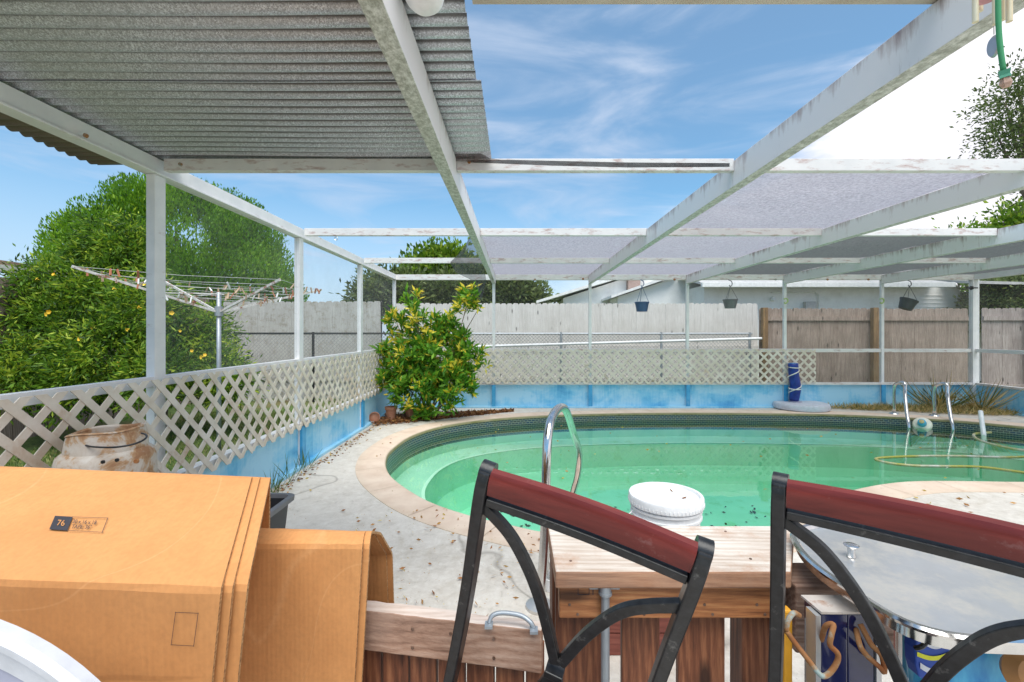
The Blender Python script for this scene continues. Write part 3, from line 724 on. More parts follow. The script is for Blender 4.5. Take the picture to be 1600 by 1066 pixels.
prism([(1100,600),(1100,446),(1500,446),(1500,600)], 13.0, 4).build('wall', HOUSEW, hs)
for k in range(1): pass
m = MB()
for py in range(462, 490, 6):
    a = at(1470, py, 12.99); b = at(1380, py, 12.99); m.box(b.x, a.x+.4, 12.985, 12.998, a.z, a.z+.012)
m.build('siding', HOUSEW, hs)
ra = at(1092, 445, 12.6); rb = at(1475, 445, 12.6)
MB().obox((ra.x, 12.5, ra.z), (rb.x-ra.x, 0, 0), (0, 4.4, .9), (0, 0, .07)).build('roof', SHING, hs)
g = MB().box(ra.x, rb.x+.1, 12.36, 12.47, ra.z-.09, ra.z+.04); g.build('gutter', HOUSET, hs, bevel=.01)
ra = at(1440, 452, 13.6); rb = at(1592, 462, 13.6)
MB().obox((ra.x, 11.9, ra.z-.02), (rb.x-ra.x, 0, -.06), (0, 4, .55), (0, 0, .07)).build('roof', SHING, hs)
MB().box(ra.x, rb.x-.6, 13.4, 16, -.03, ra.z-.1).build('wall', HOUSEW, hs)
m = MB()                                 # conduit outlining a blocked door, meter box
p0 = at(1205, 457, 12.96); p1 = at(1279, 457, 12.96)
m.tube([(p0.x, 12.95, p0.z), (p1.x-.1, 12.95, p1.z), (p1.x, 12.95, p1.z-.1), (p1.x, 12.95, 1.5)], .022, 6)
m.build('conduit', HOUSET, hs)
q = at(1267, 478, 12.9); MB().box(q.x-.16, q.x+.12, 12.86, 12.99, q.z-.35, q.z+.12).build('meter_box', plain('grey_box_paint', (.42,.42,.43), .6), hs)
q = at(1208, 467, 12.93); MB().lathe(q, [(0,-.03),(.07,-.03),(.05,.05),(0,.06)], 10, ax=(0,-1,0)).build('wall_light', WPLAS, hs)
q = at(990, 447, 15.3); MB().box(q.x-.2, q.x+.2, 15.2, 15.48, q.z-.5, q.z+.5).build('chimney', simple('brick_red', (.30,.2,.17), (.4,.3,.26), 20, .9), hs)

# ------------------------------------------------------------------ vegetation
def leaf_mesh(P, D, size, asp, tint, name, mat, parent, fold=.25, nside=None):
    P = np.asarray(P); D = np.asarray(D, dtype=float); nL = len(P); D /= np.linalg.norm(D, axis=1)[:, None]+1e-9
    rnd = rng.normal(size=(nL, 3)); S = np.cross(D, rnd); S /= np.linalg.norm(S, axis=1)[:, None]+1e-9
    Nn = np.cross(S, D); sz = (size*rng.uniform(.6, 1.3, nL))[:, None]; wd = sz*asp
    base = P; mid = P+D*sz*.5-Nn*sz*fold*.3; tip = P+D*sz-Nn*sz*fold*.15
    lft = mid+S*wd*.5+Nn*wd*fold; rgt = mid-S*wd*.5+Nn*wd*fold
    V = np.stack([base, lft, tip, rgt], 1).reshape(-1, 3)
    org = np.array(wloc(parent)) if parent else V.mean(0)
    me = bpy.data.meshes.new(name); me.vertices.add(len(V)); me.vertices.foreach_set('co', (V-org).astype(np.float32).ravel())
    b = np.arange(nL)*4; Fc = np.stack([b, b+1, b+2, b, b+2, b+3], 1).reshape(-1)
    me.loops.add(len(Fc)); me.loops.foreach_set('vertex_index', Fc.astype(np.int32))
    me.polygons.add(nL*2); me.polygons.foreach_set('loop_start', (np.arange(nL*2)*3).astype(np.int32))
    me.update(calc_edges=True); me.materials.append(mat)
    at_ = me.attributes.new('tint', 'FLOAT', 'POINT'); at_.data.foreach_set('value', np.repeat(np.clip(tint, 0, 1), 4).astype(np.float32))
    o = bpy.data.objects.new(name, me); C.objects.link(o)
    if parent: o.parent = parent
    else: o.location = Vector(org)
    return o
def in_blobs(blobs, n_, shell=.55):
    bl = np.array(blobs, dtype=float); vol = bl[:,3]*bl[:,4]*bl[:,5]; pr = vol**.75/np.sum(vol**.75)
    k = rng.choice(len(bl), n_, p=pr); d = rng.normal(size=(n_, 3)); d /= np.linalg.norm(d, axis=1)[:, None]
    r = rng.uniform(shell**3, 1, n_)**(1/3); return bl[k, :3]+d*bl[k, 3:6]*r[:, None], d, k
def clumpy(blobs, nclump, per, csize, size, asp, mat, parent, name='crown', shell=.7, up=.3, out=.7, tint_mid=.5, tvar=.25, droop=0, flat=1):
    cc, cd, _ = in_blobs(blobs, nclump, shell); ct = rng.normal(0, 1, nclump)
    k = np.repeat(np.arange(nclump), per); o = rng.normal(size=(nclump*per, 3))*csize*np.array([1, 1, flat]); P = cc[k]+o
    D = cd[k]*out+rng.normal(size=P.shape)*.55+o/csize*.35; D[:, 2] += up-droop
    t = tint_mid+ct[k]*tvar*.6+rng.normal(0, tvar*.5, len(P))
    return leaf_mesh(P, D, size, asp, t, name, mat, parent)
def trunk(parent, base, top, r, limbs, name='trunk'):
    m = MB(); base, top = Vector(base), Vector(top)
    mid = (base+top)/2+Vector((random.uniform(-.1,.1), 0, 0))
    m.tube(spline([base, mid, top], 5), [r*(1.25-.8*i/10) for i in range(11)], 8)
    for l in limbs:
        l = Vector(l); s_ = base.lerp(top, random.uniform(.35, .8)); q = s_.lerp(l, .5)+Vector((0, 0, -.08*(l-s_).length))
        m.tube(spline([s_, q, l], 4), [r*(.5-.4*i/8) for i in range(9)], 6)
    return m.build(name, BARK, parent, smooth='all')
G1 = leafmat('fresh_green_leaf', [(.0, (.03,.07,.012)), (.45, (.10,.20,.02)), (.8, (.22,.36,.035)), (1, (.38,.46,.06))])
GH = leafmat('lime_hedge_leaf', [(.0, (.02,.05,.008)), (.35, (.07,.16,.015)), (.65, (.16,.31,.025)), (1, (.42,.52,.05))])
G2 = leafmat('dark_olive_leaf', [(.0, (.05,.075,.025)), (.5, (.14,.19,.06)), (1, (.27,.32,.12))])
G3 = leafmat('bright_conifer_leaf', [(.0, (.025,.075,.008)), (.45, (.085,.22,.012)), (.8, (.17,.36,.015)), (1, (.27,.46,.03))])
CRO = leafmat('croton_leaf', [(.0, (.04,.13,.014)), (.4, (.11,.30,.025)), (.62, (.27,.46,.035)), (.68, (.72,.55,.03)), (1, (.85,.72,.10))])
DRY = leafmat('dry_leaf', [(.0, (.10,.04,.02)), (.5, (.30,.13,.05)), (.8, (.48,.26,.08)), (1, (.62,.48,.10))], .1)
STRAW = leafmat('straw_grass', [(.0, (.10,.14,.03)), (.35, (.20,.20,.06)), (.6, (.55,.40,.16)), (1, (.70,.52,.26))], .2)
GRS = leafmat('grass_blade', [(.0, (.03,.07,.01)), (.5, (.09,.17,.025)), (.8, (.20,.26,.06)), (1, (.30,.24,.10))], .2)

# big round conifer
YT = 12.0
c0 = at(285, 400, YT)
tr = thing('round_conifer_tree', (c0.x, c0.y, -.03), 'big round bright green conifer tree behind the flowering hedge', 'tree')
blobs = []
for k in range(150):                     # dome made of upright tufts
    a = random.uniform(0, 2*math.pi); el = math.asin(random.uniform(-.35, 1)); rr = random.uniform(.9, 1.0)
    blobs.append((c0.x+math.cos(a)*math.cos(el)*2.62*rr, c0.y+math.sin(a)*math.cos(el)*2.5*rr, 2.35+math.sin(el)*2.72*rr if el > 0 else 2.35+math.sin(el)*3.5*rr, .48, .48, .58))
trunk(tr, (c0.x, c0.y, -.03), (c0.x, c0.y, 3.6), .16, [(c0.x+math.cos(a)*1.5, c0.y+math.sin(a)*1.5, 3.6+random.uniform(0, .9)) for a in np.linspace(0, 6, 9)])
blobs += [(c0.x+random.uniform(-2.1,2.1), c0.y+random.uniform(-1.2,1.2), random.uniform(.7,2.4), .6, .6, .8) for _ in range(34)]+[(c0.x+random.uniform(-2.2,2.3), c0.y+random.uniform(-1.5,-.2), random.uniform(1.4,3.4), .5, .5, .6) for _ in range(60)]
cc, cd, kk = in_blobs(blobs, 230000, .35)
bt = rng.normal(0, .13, len(blobs))
cen = np.array([c0.x, c0.y, 2.3]); D = (cc-cen); D /= np.linalg.norm(D, axis=1)[:, None]; D = D*.5+rng.normal(size=cc.shape)*.3; D[:, 2] += .9
leaf_mesh(cc, D, .08, .42, .60+1.5*bt[kk]+rng.normal(0, .14, len(cc)), 'crown', G3, tr)

# flowering hedge (yellow elder) spilling over the plank fence
def pb(px, py, Y, rpx, ry=None, sq=1):
    p = at(px, py, Y); r = rpx/F*Y; return (p.x, p.y, p.z, r, ry or r, r*sq)
hb = [pb(150,470,6.3,55), pb(70,455,6.2,38), pb(200,430,6.6,45), pb(230,500,6.2,60), pb(90,520,6.0,55), pb(160,560,5.8,60), pb(60,575,5.6,45),
      pb(280,540,6.4,55), pb(320,520,6.7,40), pb(330,575,6.4,45), pb(250,590,5.8,50), pb(120,610,5.6,45), pb(20,600,5.4,35), pb(180,390,6.6,32), pb(150,400,6.6,28),
      pb(355,600,6.3,35), pb(50,490,6.1,35), pb(30,555,5.7,30), pb(215,380,6.8,25), pb(130,440,6.4,40)]
hd = thing('flowering_hedge', (-4.9, 6.2, -.03), 'tall loose hedge with yellow trumpet flowers along the plank fence', 'hedge')
trunk(hd, (-4.9, 6.3, -.03), (-4.95, 6.4, 1.6), .05, [(-5.6,6.2,1.5),(-4.4,6.3,1.6),(-5.2,6.5,2.3),(-6,6,1.6)], 'stems')
hb += [pb(45,425,6.2,22), pb(110,395,6.4,20), pb(155,355,6.7,22), pb(205,365,6.7,20), pb(25,450,6.1,20)]
clumpy(hb, 1300, 50, .085, .085, .24, GH, hd, 'foliage', .25, -.05, .6, .5, .42, .1)
YP = simple('yellow_petal', (.80,.48,.02), (.85,.60,.05), 9, .6)
for px, py in ((84,429),(58,436),(73,491),(76,487),(178,451),(226,445),(217,480),(268,489),(145,512),(199,515),(125,530),(108,558),(186,570),(300,548),(282,517),(320,555),(185,565),(210,590),(45,545),(315,558),(150,585)):
    p = at(px, py, 5.55+random.uniform(-.1,.15)); k_ = random.uniform(.45, .75); ax_f = Vector((random.uniform(-1,1), -1, random.uniform(-.5,.8))).normalized()
    MB().lathe(p, [(.004*k_,-.05*k_),(.014*k_,-.01*k_),(.042*k_,.015*k_),(.012,.0)], 5, ax=ax_f).build('flower', YP, hd)

# trees beyond the fence
def bgtree(name, label, blobs, mat, nclump, per, cs, ls, asp, base, tint=.5):
    t_ = thing(name, base, label, 'tree')
    bl = np.array(blobs); top = bl[:, :3].mean(0)
    trunk(t_, base, (top[0], top[1], top[2]), .16, [tuple(b[:3]) for b in blobs[:7]])
    clumpy(blobs, nclump, per, cs, ls, asp, mat, t_, 'crown', .45, .15, .6, tint, .3); return t_
bgtree('leafy_tree', 'bright green leafy tree rising above the white fence behind the shrub',
       [pb(690,410,19,20), pb(660,430,19,25), pb(715,430,19,28), pb(640,447,19,22), pb(745,440,19,22), pb(690,440,19,26), pb(668,412,19,14), pb(715,405,19,14)], G1, 420, 26, .22, .24, .5, (-3, 19, -.03), .62)
bgtree('olive_tree', 'wide dull olive tree behind the white fence near the shrub',
       [pb(640,460,16,32), pb(590,460,16,28), pb(700,462,16,30), pb(750,455,16,30), pb(800,458,16,30), pb(830,468,16,20), pb(560,474,16,14), pb(610,445,16,16)], G2, 800, 24, .2, .2, .4, (-2.5, 16, -.03), .42)
bgtree('feathery_tree', 'tall feathery tree with drooping twigs, cut by the edge of the view above the cage',
       [pb(1590,130,9.5,30), pb(1600,170,9.5,42), pb(1570,160,9.5,28), pb(1560,215,9.5,30), pb(1590,225,9.5,40), pb(1650,120,9.5,50), pb(1660,210,9.5,50), pb(1545,175,9.5,16), pb(1550,240,9.5,14), pb(1640,290,9.8,40)], G2, 360, 24, .15, .085, .42, (12.6, 9.9, -.03), .36)
bgtree('yellow_green_tree', 'yellow-green tree beyond the corner of the pool cage',
       [pb(1592,346,17,22), pb(1568,342,17,10), pb(1630,360,17,40), pb(1600,380,17,40), pb(1580,440,17,40), pb(1640,440,17,60), pb(1550,470,17,30), pb(1510,385,17,22)], G1, 800, 24, .26, .22, .45, (19, 17, -.03), .6)
bgtree('dark_shrub_tree', 'dark green shrubby tree above the grey-brown fence section',
       [pb(1560,470,12.5,34), pb(1590,450,12.5,30), pb(1620,480,12.5,45), pb(1535,485,12.5,22)], G2, 420, 24, .16, .12, .4, (13.6, 12.8, -.03), .45)

# croton shrub in the cage corner
cr = thing('croton_shrub', (-1.5, 7.45, 0), 'bushy yellow-and-green variegated shrub in the corner of the cage', 'shrub')
cb = [pb(665,520,7.5,36), pb(640,555,7.4,42), pb(690,560,7.4,46), pb(650,600,7.3,42), pb(700,600,7.3,38), pb(620,585,7.3,28), pb(660,640,7.2,14), pb(690,638,7.2,14),
      pb(735,460,7.4,17), pb(728,480,7.4,14), pb(748,482,7.4,8), pb(645,470,7.4,14), pb(652,488,7.4,14), pb(620,505,7.4,18), pb(715,520,7.4,18), pb(735,555,7.3,20), pb(748,573,7.3,13), pb(604,545,7.3,16), pb(600,600,7.3,12), pb(697,500,7.5,16), pb(730,600,7.3,16)]
m = MB()
for b in cb:
    s_ = Vector((-1.5+random.uniform(-.15, .2), 7.45+random.uniform(-.1, .1), 0)); e_ = Vector(b[:3])
    m.tube(spline([s_, s_.lerp(e_, .5)+Vector((random.uniform(-.06,.06), 0, .06)), e_], 4), [.016-.0014*i for i in range(9)], 6)
m.build('stems', BARK, cr, smooth='all')
cc, cd, kk = in_blobs(cb, 600, .3); npr = 17
k = np.repeat(np.arange(600), npr); ax_ = cd*.5+np.array([0, -.1, .8])+rng.normal(size=cd.shape)*.2
P = cc[k]+rng.normal(size=(600*npr, 3))*.016+ax_[k]*rng.uniform(-.05, .04, 600*npr)[:, None]
D = rng.normal(size=P.shape); D /= np.linalg.norm(D, axis=1)[:, None]; D = D*.9+ax_[k]*.55
yl_ = np.clip((cc[:, 2]-.6)/1.8, 0, 1); ct = rng.uniform(0, 1, 600)
tn = rng.uniform(.1, .62, len(P)); yp = (ct < .14+.34*yl_)[k] & (rng.uniform(0, 1, len(P)) < .55) | (rng.uniform(0, 1, len(P)) < .06); tn[yp] = rng.uniform(.7, 1, yp.sum())
leaf_mesh(P, D, .125, .30, tn, 'foliage', CRO, cr)

# ------------------------------------------------------------------ grass, weeds, litter
def blades(n_, fx, h, w_, mat, name, tintf, lean=.4, label_kind='stuff'):
    P = fx(n_); D = rng.normal(size=(n_, 3))*lean; D[:, 2] = 1
    o = leaf_mesh(P, D, h, w_/h, tintf(n_), name, mat, None, fold=.1); tag(o, kind='stuff'); return o
def f_lawn(n_):
    x = rng.uniform(-5.8, -2.33, n_); y = 1.4+rng.uniform(0, 1, n_)**.8*6.8; return np.stack([x, y, np.full(n_, -.03)], 1)
o = blades(30000, f_lawn, .06, .008, GRS, 'lawn_grass', lambda k_: rng.uniform(0, 1, k_), .6); tag(o, 'short patchy green grass growing outside the lattice', 'grass')
def f_weed(n_):
    u = rng.uniform(0, 1, n_); c_ = rng.integers(0, 900, n_); r_ = np.random.default_rng(3); cx_ = 5.7+r_.uniform(0, 1, 900)**.55*2.8; cy_ = 8.42-r_.uniform(0, 1, 900)**1.3*np.clip((cx_-5.6)*.32, .05, .75)
    return np.stack([cx_[c_]+rng.normal(0, .05, n_), cy_[c_]+rng.normal(0, .05, n_), np.zeros(n_)], 1)
o = blades(5200, f_weed, .13, .009, STRAW, 'dry_weeds', lambda k_: rng.uniform(.1, 1, k_), 1.0); tag(o, 'dry straw-coloured weeds along the cage wall by the pool ladder', 'weeds')
def f_weed2(n_):
    c_ = rng.integers(0, 7, n_); r_ = np.random.default_rng(5); cx_ = 7.35+r_.uniform(0, 1.0, 7); cy_ = 7.95+r_.uniform(0, .4, 7)
    return np.stack([cx_[c_]+rng.normal(0, .04, n_), cy_[c_]+rng.normal(0, .04, n_), np.zeros(n_)], 1)
o = blades(190, f_weed2, .62, .009, STRAW, 'tall_weeds', lambda k_: rng.uniform(0, .85, k_), .8); tag(o, 'taller green grassy weeds sprouting beside the pool ladder', 'weeds')
def f_weed3(n_):
    c_ = rng.integers(0, 3, n_); cx_ = np.array([-2.05, -2.10, -2.12]); cy_ = np.array([3.85, 4.25, 4.6])
    return np.stack([cx_[c_]+rng.normal(0, .02, n_), cy_[c_]+rng.normal(0, .03, n_), np.zeros(n_)], 1)
o = blades(46, f_weed3, .24, .007, GRS, 'wall_weeds', lambda k_: rng.uniform(.3, .7, k_), .45); tag(o, 'thin green weeds at the foot of the blue wall near the black tub', 'weeds')
def litter(n_, fx, size, name, label, mat=DRY, tl=(0, 1), flat=.12):
    P = fx(n_); D = rng.normal(size=(n_, 3)); D[:, 2] *= flat; o = leaf_mesh(P, D, size, .42, rng.uniform(*tl, n_), name, mat, None, fold=.2)
    tag(o, label, 'fallen leaves', kind='stuff'); return o
def f_mulch(n_):
    u = rng.uniform(0, 1, n_); x = -2.15+u*2.1; yc = 7.2+u*.95; wdt = (1-u)*.75+.12; y = np.minimum(yc+rng.uniform(-.5, .5, n_)*wdt, 8.42)
    return np.stack([x, y, .006+rng.uniform(0, .05, n_)*(1-u)], 1)
litter(4200, f_mulch, .055, 'leaf_mulch', 'red-brown fallen leaves heaped under the variegated shrub', tl=(0, .7), flat=.35)
def f_wall(n_):
    y = rng.uniform(2.9, 7.4, n_); return np.stack([XL+.12+np.abs(rng.normal(0, .07, n_)), y, np.full(n_, .006)], 1)
litter(420, f_wall, .035, 'wall_litter', 'brown leaf litter gathered along the foot of the blue side wall')
def f_deck(n_):
    out = []
    while len(out) < n_:
        if rng.uniform() < .55: x, y = rng.uniform(-1.2, .35), rng.uniform(1.9, 3.6)
        else: x, y = rng.uniform(-2.1, 5.6), rng.uniform(2.0, 8.3)
        inside = False
        for i in range(0, n, 3):
            a, b = OUT[i], OUT[(i+3) % n]
            if (a.y > y) != (b.y > y) and x < (b.x-a.x)*(y-a.y)/(b.y-a.y+1e-9)+a.x: inside = not inside
        if not inside: out.append((x, y, .014))
    return np.array(out)
litter(210, f_deck, .034, 'deck_leaves', 'small yellow and orange leaves scattered on the concrete deck', tl=(.35, 1))
litter(330, f_deck, .010, 'deck_specks', 'tiny yellow leaf flecks scattered on the concrete', tl=(.6, 1))
def f_deck2(n_): P = f_deck(n_); P[:, 0] = rng.uniform(3.2, 5.6, n_); P[:, 1] = rng.uniform(3.0, 4.1, n_); return P
litter(30, f_deck2, .05, 'coping_leaves', 'orange leaves lying on the rounded coping corner near the chair', tl=(.45, 1))
def f_bottom(n_):
    P = []
    while len(P) < n_:
        x, y = rng.uniform(-.6, 4.5), rng.uniform(4.0, 6.4)
        P.append((x, y, -1.035))
    return np.array(P)
litter(330, f_bottom, .07, 'sunken_leaves', 'dark dead leaves lying on the floor of the green pool', tl=(0, .15))
def f_float(n_):
    x = rng.uniform(-.6, 6.5, n_); y = rng.uniform(4.4, 7.5, n_); return np.stack([x, y, np.full(n_, WL+.003)], 1)
litter(60, f_float, .04, 'floating_leaves', 'small yellow leaves floating on the pool water', tl=(.7, 1), flat=.03)

# ------------------------------------------------------------------ terracotta pots by the shrub
def pot(loc, label, r=.075, h=.17, tilt=None):
    t_ = thing('terracotta_pot', loc, label, 'flower pot', 'terracotta pots at the foot of the shrub')
    c = Vector(loc); ax = tilt or (0, 0, 1)
    MB().lathe(c, [(r*.72,.0),(r*.95,h*.8),(r*.85,h*.8),(r*.6,.02)], 20, ax=ax).build('body', TERRA, t_, smooth=True)
    MB().lathe(c, [(r*.98,h*.78),(r*1.08,h*.79),(r*1.1,h),(r*.95,h),(r*.93,h*.80)], 20, ax=ax).build('rim', TERRA, t_, smooth=True)
p = on(611, 657); pot((p.x, p.y, .01), 'upright terracotta pot standing nearest the lattice', .09, .21)
p = on(641, 655); pot((p.x, p.y, .01), 'upright terracotta pot under the middle of the shrub', .085, .20)
p = on(586, 659); pot((p.x, p.y, .085), 'small terracotta pot lying on its side at the blue wall', .075, .15, tilt=(.25, -1, .08))

# ------------------------------------------------------------------ rotary clothesline
hub = Vector((-3.386, 5.2, H+.24))
cl = thing('rotary_clothesline', (hub.x, hub.y, -.03), 'rotary clothesline with rusty white arms on a grey pole in front of the hedge', 'clothesline')
MB().tube([(hub.x, hub.y, -.03), (hub.x, hub.y, hub.z+.22)], .024, 12).build('pole', GALVP, cl, smooth='all')
MB().tube([(hub.x, hub.y, hub.z-.05), (hub.x, hub.y, hub.z+.06)], .042, 12).build('hub', GALVP, cl, smooth=True)
tips = []
ARMM = simple('flaking_white_arm_paint', (.55,.52,.49), (.72,.70,.68), 30, .6, 0, (1,1,1), .1, .002, dirt=(.30,.13,.07), dirt_lo=.52, dirt_hi=.6, dirt_scale=10)
for th, L_, dz in ((240, 1.25, .36), (60, 1.35, .36), (150, 1.3, .42), (330, 1.15, .30)):
    d = Vector((math.cos(R(th)), math.sin(R(th)), 0)); tip = hub+d*L_+Vector((0, 0, dz)); tips.append((th, tip))
    MB().bar([hub+d*.03, tip], .018, .024).build('arm', ARMM, cl)
    MB().tube([hub+Vector((0,0,.2))+d*.02, hub+d*L_*.45+Vector((0,0,dz*.45+.01))], .006, 6).build('brace', ARMM, cl)
tips.sort(key=lambda a_: a_[0]); m = MB(); lines = []
for f_ in (1, .86, .72, .58, .44):
    for i in range(4):
        a = hub.lerp(tips[i][1], f_); b = hub.lerp(tips[(i+1) % 4][1], f_); mid = a.lerp(b, .5)-Vector((0, 0, .02))
        m.tube([a, mid, b], .0022, 4); lines.append((a, mid, b))
m.build('lines', plain('grey_cord', (.5,.5,.48), .7), cl)
pegm = [simple('old_wood_peg', (.36,.22,.12), (.50,.36,.24), 9, .8), simple('rust_red_peg', (.34,.11,.05), (.45,.17,.09), 9, .7), WPLAS]
pg = MB().box(-.006, .006, -.005, .005, -.06, .015); pg.box(-.0045, .0045, .006, .011, -.06, .01)
protos = []
for i in range(84):
    a, mid, b = random.choice(lines); t_ = random.random(); q = a.lerp(mid, t_) if random.random() < .5 else mid.lerp(b, t_)
    kd = random.choice((0, 0, 1, 1, 2))
    if len(protos) < 3: kd = len(protos); o = pg.build('clothes_peg', pegm[kd], origin=(0,0,0)); protos.append(o)
    else: o = protos[kd].copy(); C.objects.link(o)
    o.location = q+Vector((0, 0, -.004)); o.rotation_euler = (random.uniform(-.5,.5), random.uniform(-.6,.6), random.uniform(0, 3))
    tag(o, ('weathered wooden clothes peg hanging on the clothesline', 'rust-coloured clothes peg hanging on the clothesline', 'white clothes peg hanging on the clothesline')[kd], 'clothes peg', ('wooden pegs on the clothesline', 'rust-coloured pegs on the clothesline', 'white pegs on the clothesline')[kd])

# ------------------------------------------------------------------ hanging baskets
def basket(px, ptop, pbot, wpx, mat, label, tilt=0, Y=8.40):
    c = at(px, ptop, Y); r = wpx/2/F*Y; h = (pbot-ptop)/F*Y
    t_ = thing('hanging_basket', (c.x, c.y, c.z-h), label, 'hanging basket')
    ax = Vector((math.sin(tilt), -.12 if tilt else 0, math.cos(tilt))); b0 = c-ax*h
    MB().lathe(b0, [(r*.0,0),(r*.72,0),(r*.95,h*.86),(r,h*.86),(r*1.02,h),(r*.94,h),(r*.90,h*.84),(r*.68,.02),(0,.02)], 22, ax=ax).build('pot', mat, t_, smooth=True)
    hook = Vector((c.x, YB-.05, H+.985)); m_ = MB()
    top = Vector((c.x, c.y, H+.86)); M_ = ax.to_track_quat('Z', 'Y').to_matrix()
    for k_ in range(3):
        a = k_*2*math.pi/3+.5; m_.tube([c+M_ @ Vector((math.cos(a)*r*.96, math.sin(a)*r*.96, -.005)), top], .004, 5)
    m_.build('hanger', mat, t_)
    MB().tube(spline([hook, top+Vector((.03,.02,.09)), top+Vector((.035,0,.03)), top+Vector((0,0,-.005)), top+Vector((-.02,0,.02))], 4), .008, 6).build('hook', mat, t_)
basket(1003, 472, 487, 22, plain('blue_plastic', (.05,.10,.22), .5), 'blue hanging basket dangling on the header over the brown-stained lattice')
basket(1141, 468, 482, 22, DPLAS, 'level dark grey hanging basket in front of the white house wall')
basket(1421, 468, 484, 24, plain('black_basket', (.07,.075,.08), .5), 'tilted dark hanging basket above the brown wooden fence', .35)
m = MB(); 
for px in (1227, 1377):                  # green spring clips on the posts
    c = at(px, 471, 8.45); o = MB().tube(spline([c+Vector((-.03,0,.04)), c+Vector((.02,-.01,.05)), c+Vector((.04,-.01,0)), c+Vector((0,-.01,-.04)), c+Vector((-.02,0,-.02))], 4), .012, 6)
    o = o.build('green_clip', plain('pale_green_plastic', (.35,.48,.16), .5)); tag(o, 'small pale green clip on the '+('post next to the mossy fence post' if px > 1300 else 'post beside the dark grey basket'), 'clip')
c = at(1519, 450, 8.40); o = MB().lathe(c, [(0,-.02),(.04,-.02),(.03,.01),(0,.02)], 8, ax=(0,-1,0)); o.box(c.x-.1, c.x+.1, c.y-.01, c.y+.004, c.z-.012, c.z+.012)
tag(o.build('black_bracket', BLACKM), 'small black bracket fixed on the thick corner post', 'bracket')

# ------------------------------------------------------------------ rolled float on round base
b = on(1251, 639); 
fl_ = thing('round_float_base', (b.x, b.y, .0), 'flat round grey plastic base standing on the far deck', 'base')
MB().lathe((b.x, b.y, .0), [(.0,.0),(.42,.0),(.455,.02),(.46,.08),(.44,.115),(.40,.125),(0,.125)], 40).build('disc', plain('pale_grey_plastic', (.52,.54,.60), .5), fl_, smooth=True)
MB().lathe((b.x-.09, b.y, .125), [(.0,.0),(.1,.0),(.1,.02),(.0,.02)], 24).build('socket', GPLAS, fl_)
rf = thing('rolled_blue_float', (b.x-.1, b.y, .146), 'rolled dark blue float tied with white cord, standing on the grey disc', 'float')
c1 = Vector((b.x-.125, b.y, .146)); c2 = at(1239, 568, b.y)
pt = spline([c1, c1.lerp(c2, .35)+Vector((.035,0,0)), c1.lerp(c2, .7)+Vector((.01,0,0)), c2], 4)
NAVY = simple('navy_float_vinyl', (.004,.018,.16), (.01,.05,.32), 9, .4)
MB().tube(pt, [.075,.083,.085,.088,.09,.09,.088,.086,.084,.083,.083,.084,.088], 18).build('roll', NAVY, rf, smooth='all')
m = MB(); hel = []
for k_ in range(60):
    t_ = k_/59; q = c1.lerp(c2, .04+.9*t_)+Vector((.03*math.sin(math.pi*min(1, t_*1.3)), 0, 0)); a = t_*2.2*2*math.pi
    hel.append(q+Vector((math.cos(a)*.094, math.sin(a)*.094, 0)))
m.tube(hel, .009, 6)
for f_ in (.33, .9):
    q = c1.lerp(c2, f_)+Vector((.02,0,0)); m.tube([q+Vector((math.cos(a)*.095, math.sin(a)*.095, .01*math.sin(a))) for a in np.linspace(0, 2*math.pi, 17)], .009, 6)
m.build('cord', plain('white_cord', (.75,.73,.68), .8), rf)
m = MB(); rr = [c2+Vector((math.cos(t_*14)*.08*(1-t_), math.sin(t_*14)*.08*(1-t_), .002)) for t_ in np.linspace(0, .9, 40)]
m.tube(rr, .005, 5); m.build('roll_end', plain('light_blue_vinyl', (.1,.3,.6), .4), rf)

# ------------------------------------------------------------------ pool ladder (far side), two rails
lad = thing('pool_ladder', tuple(on(1410, 648)), 'stainless pool ladder with two hooped rails at the far edge of the pool', 'pool ladder')
for (bx_, by_), (tx, ty), (wx, wy), (ux, uy) in (((1397,647),(1401,597),(1420,668),(1402,722)), ((1460,650),(1466,599),(1489,671),(1466,727))):
    b0 = on(bx_, by_, .0); t0 = at(tx, ty+1, b0.y-.1); w0 = on(wx, wy, WL)
    P_ = [b0, Vector((b0.x, b0.y, t0.z-.12)), Vector((b0.x+.01, b0.y-.05, t0.z-.02)), t0+Vector((.06,-.08,.0)), t0.lerp(w0, .35)+Vector((.07,0,.05)), w0.lerp(t0, .25)+Vector((.02,0,.03)), Vector((w0.x, w0.y, WL)), Vector((w0.x, w0.y-.03, WL-.45)), Vector((w0.x, w0.y-.03, WL-.75))]
    MB().tube(spline(P_, 5), .026, 12).build('rail', STEEL, lad, smooth='all')
    MB().lathe((b0.x, b0.y, .0), [(0,.0),(.075,.0),(.06,.02),(.03,.03),(0,.03)], 20).build('flange', STEEL, lad, smooth=True)
a = on(1420, 668, WL); b_2 = on(1489, 671, WL)
for zz in (-.35, -.62): MB().box(a.x, b_2.x, min(a.y, b_2.y)-.09, min(a.y, b_2.y)-.0, zz, zz+.025).build('tread', WPLAS, lad)

